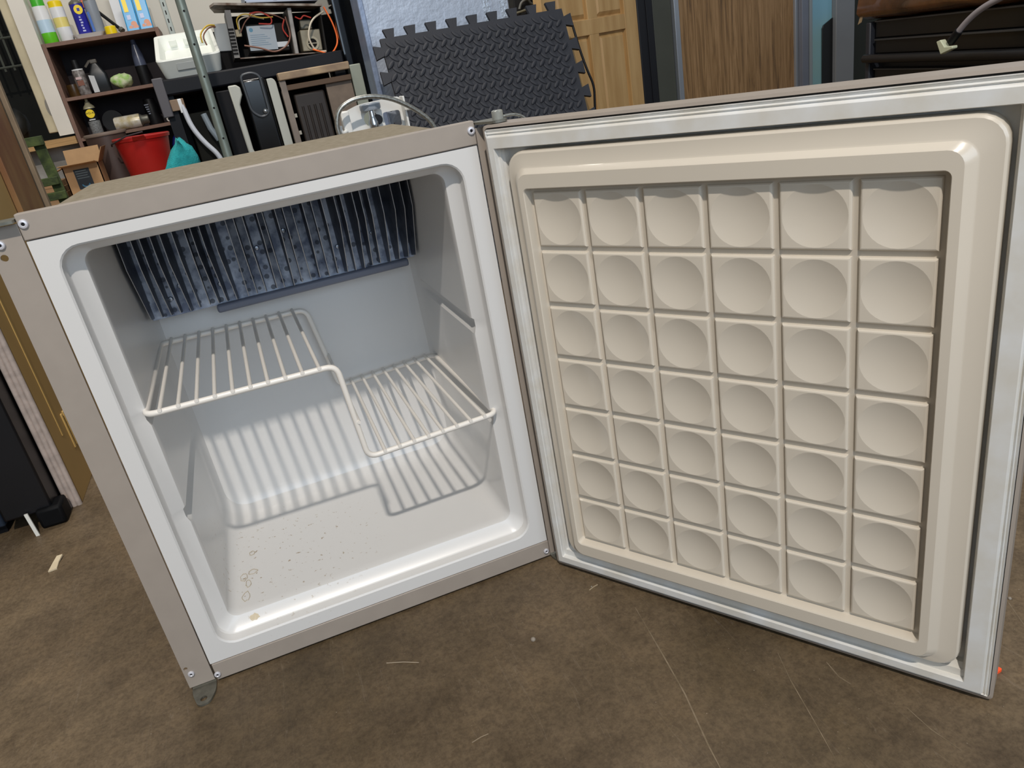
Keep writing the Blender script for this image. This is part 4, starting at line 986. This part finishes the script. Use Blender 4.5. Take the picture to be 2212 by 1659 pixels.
def pbx(u0, u1, z0, z1, y0, y1, nm, m_=pine, bev=.002): return MB(DFm).box((u0, y0, z0), (u1, y1, z1)).build(nm, m_, PD, bevel=bev)
pbx(-sw, 0, FLOOR, 1.45, 0, .035, 'stile'); pbx(u_l, u_l + sw, FLOOR, 1.45, 0, .035, 'stile'); pbx(uc - cw/2, uc + cw/2, FLOOR, 1.45, .001, .034, 'centre_stile')
for z0, z1 in ((FLOOR, .13), (zr_b - .006, zr_t), (1.10, 1.20)): pbx(u_l + sw, -sw, z0, z1, .0005, .0345, 'rail')
for (u0, u1) in ((u_l + sw, uc - cw/2), (uc + cw/2, -sw)):
    for z0, z1 in ((.13, zr_b - .006), (zr_t, 1.10), (1.20, 1.45)):
        i_ = .018
        MB(DFm).loft([[(u0, .016, z0), (u1, .016, z0), (u1, .016, z1), (u0, .016, z1)],
                      [(u0 + .004, .016, z0 + .004), (u1 - .004, .016, z0 + .004), (u1 - .004, .016, z1 - .004), (u0 + .004, .016, z1 - .004)],
                      [(u0 + i_, .005, z0 + i_), (u1 - i_, .005, z0 + i_), (u1 - i_, .005, z1 - i_), (u0 + i_, .005, z1 - i_)]], False, True).build('raised_panel', pine, PD, smooth=0)

# ---- tall salvaged refrigerator with a wood-grain front
WF = thing('wood_grain_refrigerator', 'tall refrigerator with walnut wood-grain door panel in aluminium trim', 'refrigerator', (2.25, 2.2, FLOOR))
def walnut_mat():
    M = bpy.data.materials.new('walnut_laminate'); M.use_nodes = True; nt = M.node_tree; b = nt.nodes['Principled BSDF']; L = nt.links
    b.inputs['Roughness'].default_value = .45
    tc = nt.nodes.new('ShaderNodeTexCoord'); mp = nt.nodes.new('ShaderNodeMapping'); mp.inputs['Scale'].default_value = (40, 40, 1.5)
    L.new(tc.outputs['Object'], mp.inputs[0])
    n = nt.nodes.new('ShaderNodeTexNoise'); n.inputs['Scale'].default_value = 2.4; n.inputs['Detail'].default_value = 10; n.inputs['Roughness'].default_value = .68; n.inputs['Distortion'].default_value = .9
    L.new(mp.outputs[0], n.inputs['Vector'])
    r = nt.nodes.new('ShaderNodeValToRGB'); el = r.color_ramp.elements
    el[0].position = .33; el[0].color = hexc('#5c4630'); el[1].position = .62; el[1].color = hexc('#9a7a56')
    k = el.new(.46); k.color = hexc('#80623f')
    L.new(n.outputs['Fac'], r.inputs[0]); L.new(r.outputs[0], b.inputs['Base Color'])
    return M
alu = mat('aluminium_trim', '#a9b0ba', .35, .6)
x1_ = P(1469, 100, 2.0).x; x2_ = P(1717, 100, 2.0).x
MB().box((x1_ + .002, 2.005, FLOOR), (x2_ - .002, 2.03, 1.3)).build('wood_panel', walnut_mat(), WF, smooth=0)
MB().box((x1_ - .020, 1.992, FLOOR), (x1_ + .002, 2.03, 1.3)).build('trim_rail', alu, WF, bevel=.002)
MB().box((x2_ - .002, 1.992, FLOOR), (x2_ + .026, 2.03, 1.3)).build('trim_rail', alu, WF, bevel=.002)
MB().box((x1_ - .105, 2.012, FLOOR), (x1_ - .021, 2.5, 1.3)).build('side_panel', mat('dark_grey_green', '#45473f', .55, var=.12, scale=10), WF, bevel=.003)
MB().box((x1_ - .178, 2.004, FLOOR), (x1_ - .106, 2.4, 1.3)).build('door_gasket', mat('black_rubber', '#0e0f16', .5), WF, bevel=.006)
MB().box((x1_ - .140, 1.999, FLOOR), (x1_ - .134, 2.003, 1.3)).build('gasket_ridge', mat('black_rubber', '#0e0f16', .5), WF, bevel=.001)
MB().box((x2_ + .027, 2.03, FLOOR), (x2_ + .30, 2.5, 1.3)).build('body', mat('slate_body', '#23272c', .6), WF)  # plain dark slate case
# tinted window sash next to it
WS = thing('window_sash', 'grey aluminium window sash with green-blue tinted glass right of the walnut panel', 'window', (2.73, 2.0, FLOOR))
xs = [P(q_, 100, 1.97).x for q_ in (1729, 1746, 1752, 1776, 1798, 1838)]
MB().box((xs[0] + .006, 1.965, FLOOR), (xs[1], 1.988, 1.3)).build('sash_rail', mat('slate_blue_rail', '#767c8a', .5, .2, var=.25, scale=3), WS, bevel=.002)
MB().box((xs[1] + .001, 1.960, FLOOR), (xs[2], 1.988, 1.3)).build('sash_bead', M_('bead_grey', '#8e979c', .4, metal=.3), WS, bevel=.001)
MB().box((xs[2] + .001, 1.975, FLOOR), (xs[4], 1.985, 1.3)).build('tinted_pane', mat('tinted_glass', '#86a89f', .15, spec=.6, var=.3, scale=2.2, col2='#7aaabf'), WS)
zb = P(1776, 62, 1.97).z; zc_ = P(1798, 38, 1.97).z
MB().prism([(xs[3], 1.9745, FLOOR), (xs[4], 1.9745, FLOOR), (xs[4], 1.9745, zc_), (xs[3] + .006, 1.9745, zb + .012), (xs[3], 1.9745, zb)], (0, -.006, 0)).build('black_guard', mat('guard_black', '#0d0f10', .4), WS, bevel=.001)
MB().box((xs[4] + .001, 1.950, FLOOR), (xs[5], 1.988, 1.3)).build('sash_post', mat('sash_grey', '#83868a', .5, .3, var=.08, scale=6), WS, bevel=.003)
MB().box((xs[5] + .001, 1.975, FLOOR), (xs[5] + .20, 1.99, 1.3)).build('dark_board', mat('olive_black', '#1e221c', .7), WS)

# ---- black tool chest along the right side
p0 = Vector((2.25, 1.30, 0)); ed = Vector((-.212, -.977, 0)).normalized(); nn = Vector((-ed.y, ed.x, 0))   # nn points into the chest
nn = Vector((.977, -.212, 0)).normalized()
TF = Matrix(((ed.x, nn.x, 0, p0.x), (ed.y, nn.y, 0, p0.y), (0, 0, 1, 0), (0, 0, 0, 1)))
def tl(px, py):
    q_ = PP(px, py, p0, nn); return (q_ - p0).dot(ed), q_.z
TC = thing('tool_chest', 'black steel tool chest with tubular rail and drawers at the right', 'tool chest', (p0.x + .2, p0.y - .5, FLOOR))
tk = mat('chest_black', '#0b0c0e', .4, var=.2, scale=10); tk2 = mat('chest_drawer', '#0e0f10', .35, var=.2, scale=14)
a0 = tl(1873, 100)[0]
def tbx(u0, u1, y0, y1, z0, z1, nm, m_, bev=.003): return MB(TF).box((u0, y0, z0), (u1, y1, z1)).build(nm, m_, TC, bevel=bev)
tbx(a0 + .02, 1.25, .03, .5, FLOOR + .04, .545, 'chest_body', tk)
tbx(a0, a0 + .022, -.006, .06, FLOOR, .544, 'corner_post', mat('post_slate', '#2b2e36', .4), .004)
for u in (.1, 1.2): tbx(u - .03, u + .03, .06, .12, FLOOR, FLOOR + .04, 'foot', tk)
zz = [tl(1895, 40)[1], tl(1895, 83)[1], tl(1900, 125)[1]]
for (za, zb_) in ((zz[0] - .058, zz[0] - .004), (zz[2] + .012, zz[1]), (.250, zz[2] - .03), (.06, .238)):
    dr = tbx(a0 + .036, 1.2, .006, .03, za, zb_, 'drawer', tk2, .003)
    MB(TF).box((a0 + .040, -.001, zb_ - .007), (1.19, .006, zb_ - .002)).build('drawer_pull', M_('pull_dark', '#4a4b4c', .3, metal=.4), dr, bevel=.001)
MB(TF).tube([(a0 + .008, -.012, zz[2]), (1.2, -.012, zz[2])], .0135, 14).build('tube_rail', mat('rail_black', '#1a1a1c', .4), TC, smooth=60)
# package wrapped in brown film on the chest
BP = thing('wrapped_package', 'brown plastic-wrapped package lying on top of the black tool chest', 'package', (p0.x + .2, p0.y - .5, .545))
rings = []; rnd = random.Random(5)
for k in range(15):
    u = a0 - .028 + (1.15 - a0) * k / 14
    zt_ = .700; zlo = .5462; row = []
    for (yy, zz_) in ((-.016, zlo + .014), (.02, zlo), (.42, zlo), (.44, zlo + .03), (.44, zt_ - .03), (.40, zt_), (.05, zt_), (-.01, zt_ - .03), (-.018, zlo + .05), (-.022, zlo + .03)):
        f = 1 if 0 < k < 14 else .92
        row.append((u + rnd.uniform(-.004, .004), yy + rnd.uniform(-.005, .005), zlo + (zz_ - zlo)*f + rnd.uniform(0, .005)))
    rings.append(row)
bpm = mat('brown_film', '#6b4526', .22, var=.45, scale=7, col2='#3a2614', coat=.4, bump=.5, bscale=40)
MB(TF).loft(rings, True, True).build('film_wrap', bpm, BP, smooth=50)
u_, z_ = tl(1868, 34)
MB(TF).prism([(u_ - .002, -.014, z_ + .004), (u_ + .014, -.014, z_ + .004), (u_ + .006, -.016, z_ - .018), (u_ - .010, -.018, z_ - .024)], (0, .002, 0)).build('torn_tape', M_('tape_pale', '#9a8568', .5), BP)
# hanging lead with a pale plug
LC = thing('hanging_cable', 'grey cable with a pale cream plug hanging in front of the tool chest', 'cable', tuple(PP(2050, 105, p0 - nn*.10, nn)))
cp = p0 - nn*.10
pts = [PP(*q_, cp, nn) for q_ in ((2072, 66), (2085, 50), (2105, 30), (2130, 12), (2165, -6), (2230, -40), (2330, -90))]
MB().tube(fillet(pts, .03, 5), .0075, 10).build('cable_lead', M_('cable_lilac', '#a29ca0', .4), LC, smooth=60)
pa, pb2 = PP(2072, 66, cp, nn), PP(2054, 90, cp, nn)
MB().tube([pa, pb2], .0105, 12).build('black_sleeve', pk, LC, smooth=40)
pc = [PP(*q_, cp, nn) for q_ in ((2034, 88), (2043, 116), (2069, 103), (2069, 97), (2052, 99), (2043, 84))]
MB().prism(pc, -nn*.016).build('plug', M_('plug_cream', '#ccd0b4', .4), LC, bevel=.002)

# ---- litter on the floor
fp = Vector((-.2659, .4415, FLOOR))
ch = MB().prism([(fp.x - .007, fp.y - .020, FLOOR + .0003), (fp.x + .006, fp.y - .018, FLOOR + .0003), (fp.x + .006, fp.y + .004, FLOOR + .001), (fp.x + .010, fp.y + .018, FLOOR + .004), (fp.x + .001, fp.y + .018, FLOOR + .004), (fp.x - .004, fp.y + .002, FLOOR + .001)], (0, 0, .0025)).build('wood_chip', M_('chip_cream', '#d2c2a4', .7), smooth=0)
tag(ch, 'cream wood chip lying on the floor left of the refrigerator', 'chip')
def onfloor(px, py):
    d = RGT * ((px - CX) / F_PX) + DWN * ((py - CY) / F_PX) + FWD
    return CAM + d * ((FLOOR - CAM.z) / d.z)
q_ = onfloor(2150, 1453)
tag(MB().prism(fillet([(q_.x - .006, q_.y - .003, FLOOR + .0003), (q_.x + .007, q_.y - .002, FLOOR + .0003), (q_.x + .006, q_.y + .003, FLOOR + .0003), (q_.x - .006, q_.y + .002, FLOOR + .0003)], .002, 3, True), (0, 0, .003)).build('plastic_scrap', M_('scrap_orange', '#ff5a2a', .5), smooth=0), 'bright orange plastic scrap on the floor behind the open door edge', 'scrap')
def twig(a_, b_, r, col, lab):
    A_, B_ = onfloor(*a_), onfloor(*b_)
    A_.z = B_.z = FLOOR + r
    mid = (A_ + B_)/2 + Vector((.001, .001, 0))
    tag(MB().tube([A_, mid, B_], r, 6).build('twig', M_('twig_' + col.strip('#'), col, .8), smooth=60), lab, 'twig')
twig((1273, 1276), (1291, 1264), .0008, '#9a8a70', 'short pale splinter on the floor below the hinge corner of the door')
twig((1020, 1605), (1055, 1586), .0006, '#8a7a64', 'thin straw on the floor at the bottom centre of the picture')
twig((835, 1433), (905, 1432), .0005, '#a89a86', 'long fine straw on the floor in front of the refrigerator')
for (px, py, r, lab) in ((1152, 1383, .0034, 'small grey pebble on the floor in front of the refrigerator corner'), (2181, 1294, .0022, 'tiny pale pebble on the floor right of the open door'), (1278, 1268, .0013, 'tiny pale grit beside the splinter under the door'),):
    q_ = onfloor(px, py)
    tag(MB().lathe((q_.x, q_.y, FLOOR), [(r*.8, 0), (r, r*.4), (r*.7, r*1.0), (r*.2, r*1.2)], 7).build('pebble', M_('pebble_grey', '#8d8478', .8), smooth=60), lab, 'pebble')

# long pale scratches in the concrete
scr = mat('scratched_concrete', '#857661', .8, var=.5, scale=60, col2='#675944')
for pl_, wd in ((((1372, 1312), (1432, 1415), (1480, 1500), (1530, 1610), (1556, 1659)), .0008), (((1680, 1410), (1708, 1470), (1760, 1560), (1810, 1650)), .0005), (((1785, 1430), (1812, 1462), (1838, 1478)), .0009), (((1960, 1530), (2010, 1575), (2078, 1622)), .0006), (((2090, 1210), (2170, 1290), (2212, 1350)), .0008)):
    pts = [onfloor(*q_) for q_ in pl_]; vs = []; fs = []
    for i_, p_ in enumerate(pts):
        d_ = (pts[min(i_ + 1, len(pts) - 1)] - pts[max(i_ - 1, 0)]).normalized(); n_ = Vector((-d_.y, d_.x, 0)) * wd * (.4 if i_ in (0, len(pts) - 1) else 1)
        vs += [p_ + n_ + Vector((0, 0, .0002)), p_ - n_ + Vector((0, 0, .0002))]
        if i_: fs.append((2*i_ - 2, 2*i_ - 1, 2*i_ + 1, 2*i_))
    sc_ = MB(); sc_.add(vs, fs); sc_.build('floor_scratch', scr, fl, smooth=0, origin=tuple(pts[0]))

for o in bpy.data.objects:
    if '_org' in o: del o['_org']
